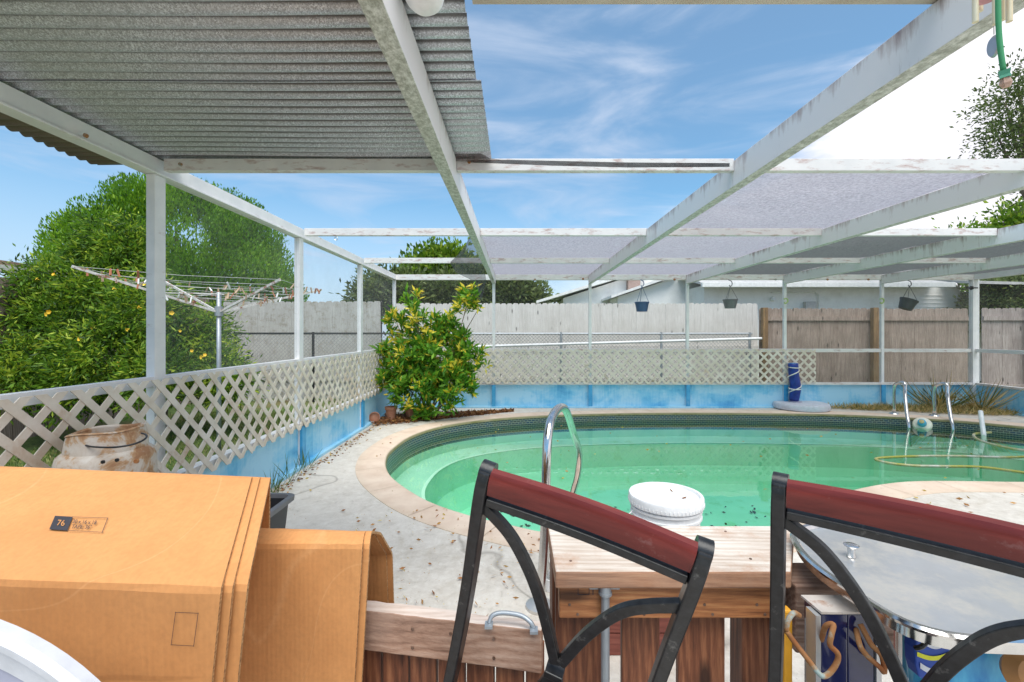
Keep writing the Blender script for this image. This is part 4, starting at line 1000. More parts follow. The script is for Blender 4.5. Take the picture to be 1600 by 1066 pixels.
# floating chlorinator
c = on(1441, 668, WL)
ch = thing('floating_chlorinator', (c.x, c.y, WL), 'round white and blue chlorine float bobbing between the ladder rails', 'chlorine float')
ax = Vector((-.55, -.55, .45)); c = c+Vector((0,0,.045))
MB().lathe(c, [(.0,-.05),(.07,-.055),(.115,-.03),(.125,.0),(.11,.03),(.06,.045),(0,.045)], 24, ax=ax).build('ring', plain('cream_plastic', (.78,.74,.62), .4), ch, smooth=True)
MB().lathe(c, [(.058,.045),(.06,.055),(.05,.12),(.04,.125),(0,.125)], 20, ax=ax).build('cartridge', plain('aqua_plastic', (.05,.38,.58), .4), ch, smooth=True)
MB().lathe(c, [(.0,.126),(.034,.126),(.03,.15),(0,.155)], 16, ax=ax).build('cap', plain('tan_plastic', (.55,.42,.2), .5), ch, smooth=True)
# vacuum hose
HOSE = simple('algae_stained_hose', (.42,.42,.36), (.58,.56,.50), 20, .6, 0, (1,1,1), .2, .003, dirt=(.36,.33,.06), dirt_lo=.42, dirt_hi=.55, dirt_scale=1.6)
hpx = [(1700,700),(1600,714),(1500,713),(1440,713),(1385,715),(1368,718),(1390,724),(1430,728),(1480,729),(1530,730),(1580,736),(1640,745)]
m = MB(); m.tube(spline([on(x, y, WL-.006) for x, y in hpx], 8), .016, 10)
o = m.build('pool_hose', HOSE, smooth='all'); tag(o, 'long algae-stained pool hose floating in a loop below the ladder', 'hose')
m = MB(); m.tube(spline([on(x, y, WL) for x, y in ((1548,676),(1530,677),(1521,680),(1530,688),(1560,697),(1600,704),(1660,708))], 8), .018, 10)
o = m.build('pool_hose', HOSE, smooth='all'); tag(o, 'short curved pool hose floating beside the white pipe', 'hose')
a = at(1532, 643, 7.05); b2 = on(1537, 680, WL); m = MB().tube([a, b2, Vector((b2.x+.02, b2.y-.02, WL-.3))], .03, 12)
o = m.build('white_pipe', WPLAS, smooth=True); tag(o, 'short white pipe sticking up out of the pool water', 'pipe')

# ------------------------------------------------------------------ near grab rail
fb = on(843, 948)
gr = thing('grab_rail', tuple(fb), 'shiny steel grab rail curving from the near deck into the pool', 'grab rail')
xg = fb.x
P_ = [fb, at(851, 840, 2.36), at(854, 720, 2.38), at(858, 668, 2.45), at(868, 643, 2.62), at(880, 637, 2.8), at(888, 650, 2.98), at(897, 680, 3.2), at(905, 710, 3.32), at(902, 745, 3.38), at(894, 778, 3.42), at(889, 830, 3.45)]
MB().tube(spline(P_, 6), .0245, 16).build('rail', STEEL, gr, smooth='all')
MB().lathe(fb, [(0,.0),(.072,.0),(.07,.012),(.03,.022),(0,.022)], 28).build('flange', STEELB, gr, smooth=True)
gp = on(859, 921); s2 = thing('deck_post', tuple(gp), 'short shiny steel tube post on a white foot beside the grab rail', 'post')
MB().tube([gp+Vector((0,0,.06)), gp+Vector((.0,0,.24)), gp+Vector((.012,.01,.27))], .016, 12).build('tube', STEEL, s2, smooth='all')
MB().lathe(gp, [(0,.0),(.028,.0),(.026,.06),(0,.06)], 16).build('foot', WPLAS, s2, smooth=True)

# ------------------------------------------------------------------ red crate and bucket
cr0 = on(960, 1024)
ct_ = thing('red_brown_crate', (.62, cr0.y+.2, 0), 'low red-brown wooden crate behind the counter boards, under the white bucket', 'crate')
REDW = wood('dark_red_wood', [(.14,.04,.03), (.24,.07,.05), (.32,.11,.08)], 'x', 1, .8, False)
for k_ in range(3): MB().box(.38, .90, cr0.y, cr0.y+.018, .0+k_*.098, .092+k_*.098).build('slat', REDW, ct_)
for k_ in range(3): MB().box(.38, .90, cr0.y+.382, cr0.y+.4, .0+k_*.098, .092+k_*.098).build('slat', REDW, ct_)
for x in (.38, .88): MB().box(x, x+.02, cr0.y+.019, cr0.y+.381, .0, .288).build('side', REDW, ct_)
MB().box(.375, .905, cr0.y-.004, cr0.y+.404, .289, .307).build('top', REDW, ct_)
bc = at(1040, 771, 2.14); bz = .308; hb_ = bc.z-bz
bk = thing('plastic_bucket', (bc.x, bc.y, bz), 'white plastic bucket with a closed lid and a few dead leaves on top', 'bucket')
r = .158
MB().lathe((bc.x, bc.y, bz), [(0,0),(r*.86,0),(r*.97,hb_*.72),(r*1.02,hb_*.72),(r*1.02,hb_*.745),(r*.975,hb_*.75),(r*.98,hb_*.82),(r*1.03,hb_*.82),(r*1.03,hb_*.85),(r*.98,hb_*.86),(r,hb_*.9),(0,hb_*.9)], 48).build('body', WPLAS, bk, smooth=True)
MB().lathe((bc.x, bc.y, bz), [(r*1.02,hb_*.87),(r*1.065,hb_*.875),(r*1.075,hb_*.98),(r*1.05,hb_*1.0),(r*.97,hb_*1.0),(r*.94,hb_*.965),(0,hb_*.965)], 48).build('lid', WPLAS, bk, smooth=True); lid_ = bk.children[-1]
m = MB()
for k_ in range(60):
    a = k_/60*2*math.pi; c_ = Vector((bc.x+math.cos(a)*r*1.073, bc.y+math.sin(a)*r*1.073, bz+hb_*.89)); m.box(c_.x-.002, c_.x+.002, c_.y-.002, c_.y+.002, c_.z, c_.z+.012)
m.build('lid_ribs', WPLAS, lid_)
hp0 = Vector((bc.x-r*1.02, bc.y-.02, bz+hb_*.78))
MB().tube(spline([hp0, hp0+Vector((-.035,-.02,-.03)), hp0+Vector((-.05,-.03,-.1)), hp0+Vector((-.01,-.09,-.19)), hp0+Vector((.12,-.14,-.24))], 5), .004, 6).build('bail_handle', WPLAS, bk, smooth='all')
q = Vector((bc.x-.7*r, bc.y-.73*r, bz+hb_*.42))
MB().obox(q+Vector((-.035,.028,0)), (.085,-.075,0), (-.003,-.003,0), (0,0,.10)).build('label_sticker', simple('green_orange_sticker', (.30,.5,.2), (.75,.6,.35), 28, .5), bk)
P = np.array([[bc.x+.06, bc.y-.04, bz+hb_*.972], [bc.x+.075, bc.y-.02, bz+hb_*.972], [bc.x+.05, bc.y+.04, bz+hb_*.972], [bc.x+.085, bc.y-.03, bz+hb_*.975], [bc.x+.02, bc.y+.0, bz+hb_*.972]])
o = leaf_mesh(P, np.array([[1,.2,.1],[.4,-1,.1],[-.4,.3,.4],[.3,.8,.05],[.1,.3,.1]]), .022, .5, np.array([.5,.3,.6,.4,.5]), 'lid_leaves', DRY, None); tag(o, 'few dry brown leaves lying on the white bucket lid', 'leaves', kind='stuff')

# ------------------------------------------------------------------ counter wall with boards
Yc0 = 1.10; zc = H-(893-CY)/F*Yc0; cwx0 = (868-CX)/F*Yc0; cwx1 = .667
cw = thing('wooden_counter', (.45, 1.2, 0), 'rough wooden counter rail with a bleached top board and red-brown upright boards', 'counter')
m = MB(); q4 = [(cwx0, Yc0), (cwx1, Yc0), (.835, Yc0+.262), (cwx0, Yc0+.262)]
m.add([(x, y, zc-.043) for x, y in q4]+[(x, y, zc) for x, y in q4], [(3,2,1,0),(4,5,6,7),(0,1,5,4),(1,2,6,5),(2,3,7,6),(3,0,4,7)]); m.build('top_board', TOPW, cw, bevel=.005)
MB().box(cwx0+.012, cwx1-.01, Yc0+.03, Yc0+.068, zc-.133, zc-.044).build('apron', APRON, cw, bevel=.004)
for (xa, xb, dy) in ((868, 943, 0), (972, 1031, .004), (1060, 1133, 0), (1160, 1235, .003)):
    Yb = Yc0+.072+dy; x0, x1 = (xa-CX)/F*Yb, (xb-CX)/F*Yb
    MB().box(x0, x1, Yb, Yb+.022, .02, zc-.135+.088).build('upright_board', DECKW, cw, bevel=.003)
MB().box(cwx0+.0, cwx0+.04, Yc0+.10, Yc0+.19, 0, zc-.044).build('post', DECKW, cw, bevel=.004)
MB().box(cwx1-.06, cwx1+.03, Yc0+.10, Yc0+.19, 0, zc-.044).build('post', DECKW, cw, bevel=.004)
MB().box(cwx0+.045, cwx1-.065, Yc0+.098, Yc0+.134, .12, .21).build('lower_rail', DECKW, cw)
# weathered end block of the counter near the steel lid
q0 = at(1236, 870, 1.09)
MB().box(.688, .93, 1.115, 1.235, zc-.21, zc-.045).build('end_block', wood('knotty_grey_brown_wood', [(.12,.06,.04), (.30,.19,.14), (.48,.36,.30)], 'x', 1.4), cw, bevel=.005)
# conduit pipe on the counter front
cxp = (946-CX)/F*1.115; pp = thing('conduit_pipe', (cxp, 1.117, 0), 'grey metal conduit clamped upright to the wooden counter front', 'pipe')
MB().tube([(cxp, 1.117, 0), (cxp, 1.117, zc-.046)], .0105, 14).build('tube', GALVP, pp, smooth=True)
zb = H-(922-CY)/F*1.11
MB().tube([(cxp, 1.1165, zb-.009), (cxp, 1.1165, zb+.009)], .0145, 14).build('clamp', GALVP, pp, smooth=True)
m = MB(); m.lathe((cxp, 1.117, zb-.014), [(.0105,0),(.0165,.0),(.0165,.006),(.0105,.006)], 14)
for s_ in (-1, 1): m.box(cxp+s_*.026-.011, cxp+s_*.026+.011, 1.1245, 1.1285, zb-.007, zb+.007); m.lathe((cxp+s_*.031, 1.1235, zb), [(0,-.002),(.006,-.002),(.006,.002),(0,.003)], 10, ax=(0,-1,0))
m.build('clamp_ears', GALVP, pp)
# small stamped rectangle on the apron
def frame_on(x0, x1, z0, z1, y, t_): 
    mm = MB(); mm.box(x0, x1, y, y+.001, z1-t_, z1); mm.box(x0, x1, y, y+.001, z0, z0+t_); mm.box(x0, x0+t_, y, y+.001, z0+t_, z1-t_); mm.box(x1-t_, x1, y, y+.001, z0+t_, z1-t_); return mm
a = at(903, 908, 1.128); b2 = at(921, 930, 1.128); mm = frame_on(a.x, b2.x, b2.z, a.z, 1.1285, .0012); mm.box(b2.x+.008, b2.x+.010, 1.1285, 1.1295, b2.z, a.z)
mm.build('stamped_outline', INK, cw)

NAIL = simple('rusty_nail', (.10,.05,.03), (.30,.20,.15), 40, .6, .5)
def nail(p, ax_n, parent, r_n=.0038): MB().lathe(p, [(0,-.001),(r_n,-.001),(r_n*.9,.0012),(0,.0014)], 10, ax=ax_n).build('nail', NAIL, parent)
for x_, y_ in ((.14,1.15),(.14,1.31),(.40,1.18),(.42,1.30),(.60,1.16),(.61,1.32)): nail(Vector((x_, y_, zc+.0004)), (0,0,1), cw)
for x_ in (.135,.30,.47,.60): nail(Vector((x_, Yc0+.0296, zc-.098)), (0,-1,0), cw); nail(Vector((x_+.02, Yc0+.0296, zc-.122)), (0,-1,0), cw)
# ------------------------------------------------------------------ gate
zg = H-.68
gA = on(555, 952, zg); gB = on(846, 986, zg); gd = (gB-gA).normalized(); gn = Vector((-gd.y, gd.x, 0))
gA = gA-gd*.75                            # continues behind the cardboard
gt = thing('wooden_gate', (gA.x, gA.y, 0), 'low wooden gate with a knotty top rail and dark boards below', 'gate')
# split and chewed top edge: several height steps
m = MB(); Lg = (gB-gA).length; k_ = 40
top_b = [(.0+random.uniform(-.0015,.0015)+(.004 if .55 < i/k_ < .85 else 0)) for i in range(k_+1)]
for i in range(k_+1):
    p_ = gA+gd*Lg*i/k_; jf = random.uniform(-.0015, .0015); w_ = .036+random.uniform(-.003, .002)
    for q_, zz in ((p_, zg-.098+random.uniform(-.001,.001)), (p_+gn*w_, zg-.098), (p_+gn*w_, zg+top_b[i]), (p_+gn*(w_*.6), zg+top_b[i]*1.2), (p_+gn*jf, zg)):
        m.v.append((q_.x, q_.y, zz))
for i in range(k_):
    for j_ in range(5): a = i*5+j_; b_ = i*5+(j_+1) % 5; m.f.append((a, a+5, b_+5, b_)); m.mi.append(0)
m.f += [(0,1,2,3,4), tuple(k_*5+x for x in (4,3,2,1,0))]; m.mi += [0,0]
m.build('top_rail', GATEW, gt, bevel=.003)
s_ = 0.0; kk_ = 0
while s_ < Lg-.02:
    w_ = .073; p_ = gA+gd*s_+gn*.040
    MB().obox((p_.x, p_.y, 0), gd*min(w_-.006, Lg-s_), gn*.02, (0, 0, .62)).build('gate_board', DECKW, gt, bevel=.002)
    s_ += w_
    kk_ += 1
for c_ in gt.children:
    if c_.name.startswith('gate_board'):
        for v in c_.data.vertices: v.co.z += .04
MB().obox(Vector((gA.x,gA.y,0))+gn*.062+Vector((0,0,.12)), gd*Lg, gn*.03, (0,0,.09)).build('lower_rail', GATEW, gt)
for s_n in (.90, .995, 1.10):
    p_n = gA+gd*s_n-gn*.0022; nail(Vector((p_n.x, p_n.y, zg-.03)), (-gn.x,-gn.y,0), gt); nail(Vector((p_n.x, p_n.y, zg-.075)), (-gn.x,-gn.y,0), gt)
h0 = on(764, 976, zg+.002); h1 = on(834, 984, zg+.002)
ha = MB(); ha.tube(spline([h0+Vector((0,-.0,.004)), h0+Vector((.008,.006,.017)), h0.lerp(h1, .3)+Vector((0,.012,.023)), h0.lerp(h1, .7)+Vector((0,.010,.023)), h1+Vector((-.008,.004,.015)), h1+Vector((0,0,.004))], 5), .0052, 10)
for q_ in (h0, h1): ha.box(q_.x-.009, q_.x+.009, q_.y-.016, q_.y+.006, zg+.001, zg+.007)
ha.build('pull_handle', GALVP, gt, smooth=True)

# ------------------------------------------------------------------ chairs
a1 = .86
w1 = Vector((-.409, 1, -2.68)).normalized(); A1 = CAMP+rayd(757, 740)*a1
dB = rayd(1100, 866); bt_ = (A1-CAMP).dot(w1)/dB.dot(w1); B1 = CAMP+dB*bt_
r1 = (B1-A1).normalized(); z1_ = -w1; y1_ = z1_.cross(r1).normalized()   # y1 points away from the viewer
W = (B1-A1).length
def loc1(px, py):
    d = rayd(px, py); t_ = (A1-CAMP).dot(y1_)/d.dot(y1_); P_ = CAMP+d*t_-A1; return Vector((P_.dot(r1), 0, P_.dot(z1_)))
def make_chair(label):
    c = thing('bar_chair', (0, 0, 0), label, 'chair', 'black metal chairs with mahogany top rails')
    bw_ = .024; seatz = -.52; footz = -1.1
    la = [loc1(757, 742), loc1(745, 800), loc1(728, 925), loc1(709, 1066)]
    ra = [loc1(1099, 872), loc1(1080, 940), loc1(1052, 1006), loc1(1027, 1066)]
    xl_, xr_ = la[0].x, ra[0].x
    for x_ in (xl_, xr_):
        P_ = spline([Vector((x_, .012, .0)), Vector((x_, .0, -.06)), Vector((x_, .0, -.30)), Vector((x_, -.03, -.55)), Vector((x_, -.10, -.85)), Vector((x_, -.24, -1.10))], 6)
        m = MB(); m.bar(P_, bw_, .036, up=(0, 1, 0)); m.build('back_post', BLACKM, c, bevel=.003)
        # scroll end at the top
        m = MB(); m.tube([Vector((x_-bw_/2-.001, .018, -.008)), Vector((x_+bw_/2+.001, .018, -.008))], .021, 20); m.build('scroll_end', BLACKM, c, smooth=True)
    # mahogany rail: rolled section swept across, slight bow
    def section(x_, up_, dn_, th):
        return [Vector((x_, yy, zz)) for yy, zz in ((-th*.5, dn_), (-th*.62, (up_+dn_)/2), (-th*.5, up_-.010), (-th*.1, up_-.001), (th*.6, up_+.001), (th*1.3, up_-.008), (th*1.35, up_-.022), (th*.7, up_-.026), (th*.35, (up_+dn_)/2-.008), (th*.35, dn_))]
    m = MB(); rs = []
    for i in range(13):
        u = i/12; x_ = xl_+bw_/2+.001+(xr_-xl_-bw_-.002)*u; bow = math.sin(math.pi*u)
        sec = section(x_, .010-.002*bow, -.040-.006*bow, .016); rs.append([v+Vector((0, .014*bow, 0)) for v in sec])
    m.rings(rs); m.build('top_rail', MAHOG, c, smooth=True)
    m = MB(); m.bar([Vector((xl_+bw_/2+(xr_-xl_-bw_)*u, .014*math.sin(math.pi*u), -.056-.006*math.sin(math.pi*u))) for u in np.linspace(0, 1, 13)], .022, .017, up=(0,0,1)); m.build('lower_bar', BLACKM, c, bevel=.002)
    arcL = [loc1(750, 786), loc1(766, 800), loc1(797, 835), loc1(822, 880), loc1(842, 930), loc1(857, 985), loc1(868, 1035)]
    arcR = [loc1(1072, 946), loc1(1048, 946), loc1(1015, 947), loc1(980, 952), loc1(950, 966), loc1(912, 996), loc1(876, 1036)]
    m = MB(); m.bar(spline(arcL, 5), .022, .015, up=(0, 1, 0)); m.build('back_arc', BLACKM, c, bevel=.002)
    m = MB(); m.bar(spline(arcR, 5), .022, .015, up=(0, 1, 0)); m.build('back_arc', BLACKM, c, bevel=.002)
    k = loc1(867, 1048); m = MB(); m.box(k.x-.019, k.x+.019, -.017, .017, k.z-.009, k.z+.009); m.build('collar', BLACKM, c, bevel=.002)
    m = MB(); m.bar(spline([k+Vector((-.006,0,-.008)), k+Vector((-.018,0,-.06)), k+Vector((-.045,-.004,-.13)), Vector((xl_+.09, -.02, -.56)), Vector((xl_+.014, -.04, -.60))], 5), .022, .015, up=(0,1,0)); m.build('back_arc', BLACKM, c, bevel=.002)
    m = MB(); m.bar(spline([k+Vector((.006,0,-.008)), k+Vector((.018,0,-.06)), k+Vector((.045,-.004,-.13)), Vector((xr_-.09, -.02, -.56)), Vector((xr_-.014, -.04, -.60))], 5), .022, .015, up=(0,1,0)); m.build('back_arc', BLACKM, c, bevel=.002)
    m = MB(); m.box(xl_+.014, xr_-.014, -.44, -.06, -.66, -.61); m.build('seat', plain('dark_seat_vinyl', (.05,.03,.025), .5), c, bevel=.015)
    for x_ in (xl_+.02, xr_-.02):
        m = MB(); m.bar([Vector((x_, -.42, -.661)), Vector((x_, -.45, -1.10))], .024, .024, up=(0,1,0)); m.build('front_leg', BLACKM, c, bevel=.002)
    return c
ch1 = make_chair('black metal chair with mahogany top rail, tipped in front of the white bucket')
ch1.matrix_world = Matrix((( r1.x, y1_.x, z1_.x, A1.x), (r1.y, y1_.y, z1_.y, A1.y), (r1.z, y1_.z, z1_.z, A1.z), (0,0,0,1)))
a2 = .86; w2 = Vector((.132, .25, -1)).normalized(); A2 = CAMP+rayd(1217, 758)*a2
d2 = rayd(1600, 840); b2_ = (A2-CAMP).dot(w2)/d2.dot(w2); r2 = (CAMP+d2*b2_-A2).normalized(); z2_ = -w2; y2_ = z2_.cross(r2).normalized()
ch2 = ch1.copy(); C.objects.link(ch2)
for c_ in list(ch1.children):
    d_ = c_.copy(); C.objects.link(d_); d_.parent = ch2
ch2['label'] = 'black metal chair with mahogany top rail, standing in front of the steel topped table'
ch2.matrix_world = Matrix((( r2.x, y2_.x, z2_.x, A2.x), (r2.y, y2_.y, z2_.y, A2.y), (r2.z, y2_.z, z2_.z, A2.z), (0,0,0,1)))

# ------------------------------------------------------------------ cardboard
def folded(name, R_, L_, mat, label, layers=1, th=.006, seg=None):
    """a flattened carton bent over an edge: R_ / L_ = right and left edge polylines"""
    t_ = thing(name, (R_[0].x, R_[0].y, 0), label, 'cardboard box', 'flattened cardboard boxes')
    for k_ in range(layers):
        m = MB(); nn = len(R_); off = Vector((.010*k_+.003*k_*k_, .011*k_, -.004*k_)); rows_ = 12
        for i in range(nn):
            for j_ in range(rows_+1):
                u = j_/rows_; p_ = (R_[i]+off).lerp(L_[i]+off*1.0, u); jit = random.uniform(-.0008, .0008) if j_ else 0
                m.v.append((p_.x, p_.y+jit, p_.z+jit))
        for i in range(nn-1):
            for j_ in range(rows_): a = i*(rows_+1)+j_; m.f.append((a, a+1, a+rows_+2, a+rows_+1)); m.mi.append(0)
        o = m.build('card_sheet', [mat, CARDE], t_); sm = o.modifiers.new('solid', 'SOLIDIFY'); sm.thickness = th; sm.offset = 0; sm.material_offset_rim = 1
    return t_
def arcpts(P, k_=3):                      # densify with soft creases
    out = []
    for i in range(len(P)):
        if 0 < i < len(P)-1:
            a = P[i].lerp(P[i-1], min(.5, .012/(P[i]-P[i-1]).length)); b_ = P[i].lerp(P[i+1], min(.5, .012/(P[i]-P[i+1]).length))
            for t_ in (0, .5, 1): out.append((a.lerp(P[i], t_)).lerp(P[i].lerp(b_, t_), t_))
        else: out.append(P[i])
    return out
Rb = [at(392,1300,1.25), at(396,775,1.22), at(394,746,1.08), at(347,917,.78), at(332,1066,.785), at(320,1400,.80)]
Lb = [at(-500,1280,1.27), at(-350,745,1.24), at(-330,716,1.10), at(-560,883,.80), at(-560,1040,.805), at(-560,1400,.82)]
def hit(px, py, P0, P1, P2):
    n_ = (P1-P0).cross(P2-P0); d = rayd(px, py); return CAMP+d*((P0-CAMP).dot(n_)/d.dot(n_))
Lb[2] = hit(-330, 716, Rb[2], Rb[3], Lb[3]); Lb[4] = hit(-560, 1040, Rb[4], Rb[3], Lb[3])
bx1 = folded('flattened_carton', arcpts(Rb), arcpts(Lb), CARD, 'large creased cardboard carton with black size printing, folded over the gate', 3)
Rs = [at(610,1000,1.27), at(606,934,1.26), at(604,866,1.25), at(585,834,1.16), at(570,832,1.10), at(567,850,1.05), at(554,1075,1.06), at(545,1300,1.08)]
Ls = [at(350,1000,1.30), at(360,934,1.29), at(362,866,1.28), at(365,832,1.18), at(365,826,1.13), at(362,849,1.075), at(340,1075,1.075), at(330,1300,1.09)]
bx2 = folded('flattened_carton', arcpts(Rs), arcpts(Ls), CARD, 'smaller plain tan carton bent open over the gate rail beside the big one', 2)
# inner flap of the second carton
m = MB(); P_ = [at(575,848,1.10), at(603,870,1.235), at(604,934,1.245), at(500,934,1.26), at(500,850,1.12)]
# printing on the big carton: on its own plane (upper panel and lower panel)
def plane_basis(P0, P1, P2):             # P0 right crease, P1 right top, P2 left crease
    ux = (P0-P2).normalized(); nrm = ux.cross((P1-P0)).normalized(); uy = nrm.cross(ux).normalized(); return P0, ux, uy, nrm
o_, ux, uy, nn_ = plane_basis(Rb[3], Rb[2], Lb[3])
if nn_.dot(CAMP-o_) < 0: nn_ = -nn_
def on_plane(px, py, o_, nn_, lift=.0065):
    d = rayd(px, py); t_ = (o_+nn_*lift-CAMP).dot(nn_)/d.dot(nn_); return CAMP+d*t_
def poly_on(pix, o_, nn_, name, mat, parent, lift=.0065):
    P = [on_plane(x, y, o_, nn_, lift) for x, y in pix]; return MB().add(P, [tuple(range(len(P)))]).build(name, mat, parent)
def outline_on(pix, w_, o_, nn_, name, mat, parent, lift=.0065):
    P = [on_plane(x, y, o_, nn_, lift) for x, y in pix]; m = MB(); k_ = len(P)
    for i in range(k_):
        a, b_ = P[i], P[(i+1) % k_]; d = (b_-a).normalized(); s_ = nn_.cross(d)*w_; m.add([a-d*w_*.5, b_+d*w_*.5, b_+d*w_*.5+s_, a-d*w_*.5+s_], [(0,1,2,3)])
    return m.build(name, mat, parent)
def text_on(txt, pO, pX, pY, o_, nn_, name, mat, parent, lift=.0078):
    """text whose box spans from pixel pO (lower-left) to pX (lower-right) and pY (upper-left)"""
    cu = bpy.data.curves.new(name, 'FONT'); cu.body = txt; cu.size = 1; cu.offset = 0.006
    ob = bpy.data.objects.new(name+'_src', cu); C.objects.link(ob); bpy.context.view_layer.update()
    me = bpy.data.meshes.new_from_object(ob); bpy.data.objects.remove(ob)
    co = np.array([v.co[:] for v in me.vertices]); mn, mx = co.min(0), co.max(0)
    O, X, Yv = on_plane(*pO, o_, nn_, lift), on_plane(*pX, o_, nn_, lift), on_plane(*pY, o_, nn_, lift); base = wloc(parent)
    for v in me.vertices:
        u = (v.co.x-mn[0])/(mx[0]-mn[0]); q = (v.co.y-mn[1])/(mx[1]-mn[1]); v.co = O+(X-O)*u+(Yv-O)*q-base
    me.materials.clear(); me.materials.append(mat); ob = bpy.data.objects.new(name, me); C.objects.link(ob); ob.parent = parent; return ob
poly_on([(77,827),(104,829),(113,807.5),(86,806)], o_, nn_, 'printed_block', INK, bx1)
outline_on([(104,829),(160,832),(169,809),(113,807.5)], .0010, o_, nn_, 'printed_frame', INK, bx1)
text_on('76', (88.5,821), (100,822), (91,812), o_, nn_, 'printed_number', CARD, bx1, .0080)
text_on('30 x 16 x 18', (113,817.5), (150,819.5), (115,811.5), o_, nn_, 'printed_text', INK, bx1)
text_on('TAPE: 36"', (111,825.5), (142,826.5), (113.5,819.5), o_, nn_, 'printed_text', INK, bx1)
o3, ux3, uy3, n3 = plane_basis(Rb[4], Rb[3], Lb[4])
if n3.dot(CAMP-o3) < 0: n3 = -n3
outline_on([(267,1008),(303,1010),(310,958),(274,956.5)], .0009, o3, n3, 'printed_frame', INK, bx1)

# ------------------------------------------------------------------ round white tray leaning in the foreground
cd_ = at(-186, 1440, .60); Rr = .408
ax = Vector((.0, -1, .04)).normalized()
ty = thing('round_white_tray', (cd_.x, cd_.y, 0), 'round white plastic tray with a raised rim leaning against the big carton', 'tray')
MB().lathe(cd_, [(0,-.012),(Rr*.97,-.012),(Rr,-.006),(Rr,.010),(Rr-.008,.018),(Rr-.018,.016),(Rr-.024,.008),(Rr-.05,.004),(Rr-.052,.0)], 96, ax=ax).build('rim', plain('dull_white_plastic', (.60,.60,.63), .4), ty, smooth=True)
MB().lathe(cd_, [(0,-.004),(Rr-.053,-.004),(Rr-.053,.001),(0,.001)], 96, ax=ax).build('plate', GPLAS, ty)

# ------------------------------------------------------------------ black tub
tb_ = thing('plastic_tub', (-1.6, 2.6, 0), 'open black plastic storage tub standing on the deck behind the cartons', 'tub')
x0, x1, y0, y1, zt = -1.86, -1.375, 2.28, 2.82, .40
def ringbox(x0, x1, y0, y1, z, r=.04):
    out = []
    for cx_, cy_, a0 in ((x1-r, y1-r, 0), (x0+r, y1-r, 90), (x0+r, y0+r, 180), (x1-r, y0+r, 270)):
        for k_ in range(5): a = R(a0+k_*22.5); out.append(Vector((cx_+math.cos(a)*r, cy_+math.sin(a)*r, z)))
    return out
s5 = .04
MB().rings([ringbox(x0+s5, x1-s5, y0+s5, y1-s5, .0), ringbox(x0+.008, x1-.008, y0+.008, y1-.008, zt-.02), ringbox(x0+.014, x1-.014, y0+.014, y1-.014, zt-.02), ringbox(x0+s5+.006, x1-s5-.006, y0+s5+.006, y1-s5-.006, .012)], cap=True).build('body', BPLAS, tb_, smooth=True)
MB().rings([ringbox(x0+.008, x1-.008, y0+.008, y1-.008, zt-.03), ringbox(x0-.014, x1+.014, y0-.014, y1+.014, zt-.03), ringbox(x0-.016, x1+.016, y0-.016, y1+.016, zt-.002), ringbox(x0-.010, x1+.010, y0-.010, y1+.010, zt+.004), ringbox(x0+.010, x1-.010, y0+.010, y1-.010, zt+.003), ringbox(x0+.014, x1-.014, y0+.014, y1-.014, zt-.02)], cap=False).build('rim', DPLAS, tb_, smooth=True)

# ------------------------------------------------------------------ rusty drum
dc = at(168, 700, 2.2)
dr = thing('rusty_drum', (dc.x, dc.y, 0), 'old rusty white metal drum with an open collar and a black wire handle', 'drum')
zs_ = H-(700-CY)/F*2.2
MB().lathe((dc.x, dc.y, 0), [(0,0),(.185,0),(.19,.02),(.19,zs_-.05),(.182,zs_-.02),(.158,zs_),(.15,zs_+.004),(.14,zs_-.01),(0,zs_-.01)], 40).build('body', RUSTW, dr, smooth=True)
m = MB(); rs = []
for rr_, zz, ti in ((.158,0,0),(.152,.05,.3),(.145,.085,1),(.150,.088,1),(.143,.094,1),(.136,.086,1),(.142,.04,.3),(.146,.0,0)):
    rs.append([Vector((dc.x+math.cos(a)*rr_, dc.y+math.sin(a)*rr_, zs_+zz*(1+.0)+ti*(.012*math.cos(a)+.006*math.sin(3*a)))) for a in np.linspace(0, 2*math.pi, 41)[:-1]])
m.rings(rs, cap=False); m.build('collar', RUSTW, dr, smooth=True)
hnd = [at(131,693,2.08), at(137,697,2.045), at(155,699,2.02), at(180,699,2.01), at(205,695,2.03), at(222,689,2.06), at(229,683,2.09), at(227,679,2.12), at(221,677,2.14)]
MB().tube(spline(hnd, 5), .0042, 8).build('wire_handle', BLACKM, dr, smooth='all')
for px, py in ((161,722),(183,719)): MB().lathe(at(px, py, 2.012), [(0,-.003),(.008,-.003),(.008,.004),(0,.004)], 12, ax=(0,-1,0)).build('vent_plug', BLACKM, dr)
MB().lathe(at(213,721,2.035), [(0,-.003),(.011,-.003),(.009,.005),(0,.005)], 12, ax=(.3,-1,0)).build('rust_knob', RUST, dr)

# ------------------------------------------------------------------ steel lid / table with rim, and the hooks rack
zl = H-.55
px_e = [(1238,836),(1250,858),(1275,884),(1310,908),(1348,932),(1385,957),(1420,975),(1465,989),(1520,997),(1580,999)]
E = [on(x, y+1, zl) for x, y in px_e]
E += [Vector((1.02,.81,zl)), Vector((1.25,.83,zl)), Vector((1.42,.95,zl)), Vector((1.5,1.10,zl)), Vector((1.45,1.26,zl)), Vector((1.2,1.31,zl)), on(1420,813,zl), on(1300,818,zl), on(1250,825,zl)]
EL = [Vector((p.x, p.y)) for p in closed_spline([Vector((p.x, p.y)) for p in E], 6)]
EL = resample(EL, .02); ar = sum(EL[i].x*EL[(i+1)%len(EL)].y-EL[(i+1)%len(EL)].x*EL[i].y for i in range(len(EL)))
if ar < 0: EL = EL[::-1]
EL = smooth_poly(EL, 3); ne = len(EL)
st = thing('steel_side_table', (1.1, 1.05, 0), 'stainless steel topped table with a rolled rim and rounded end behind the second chair', 'table')
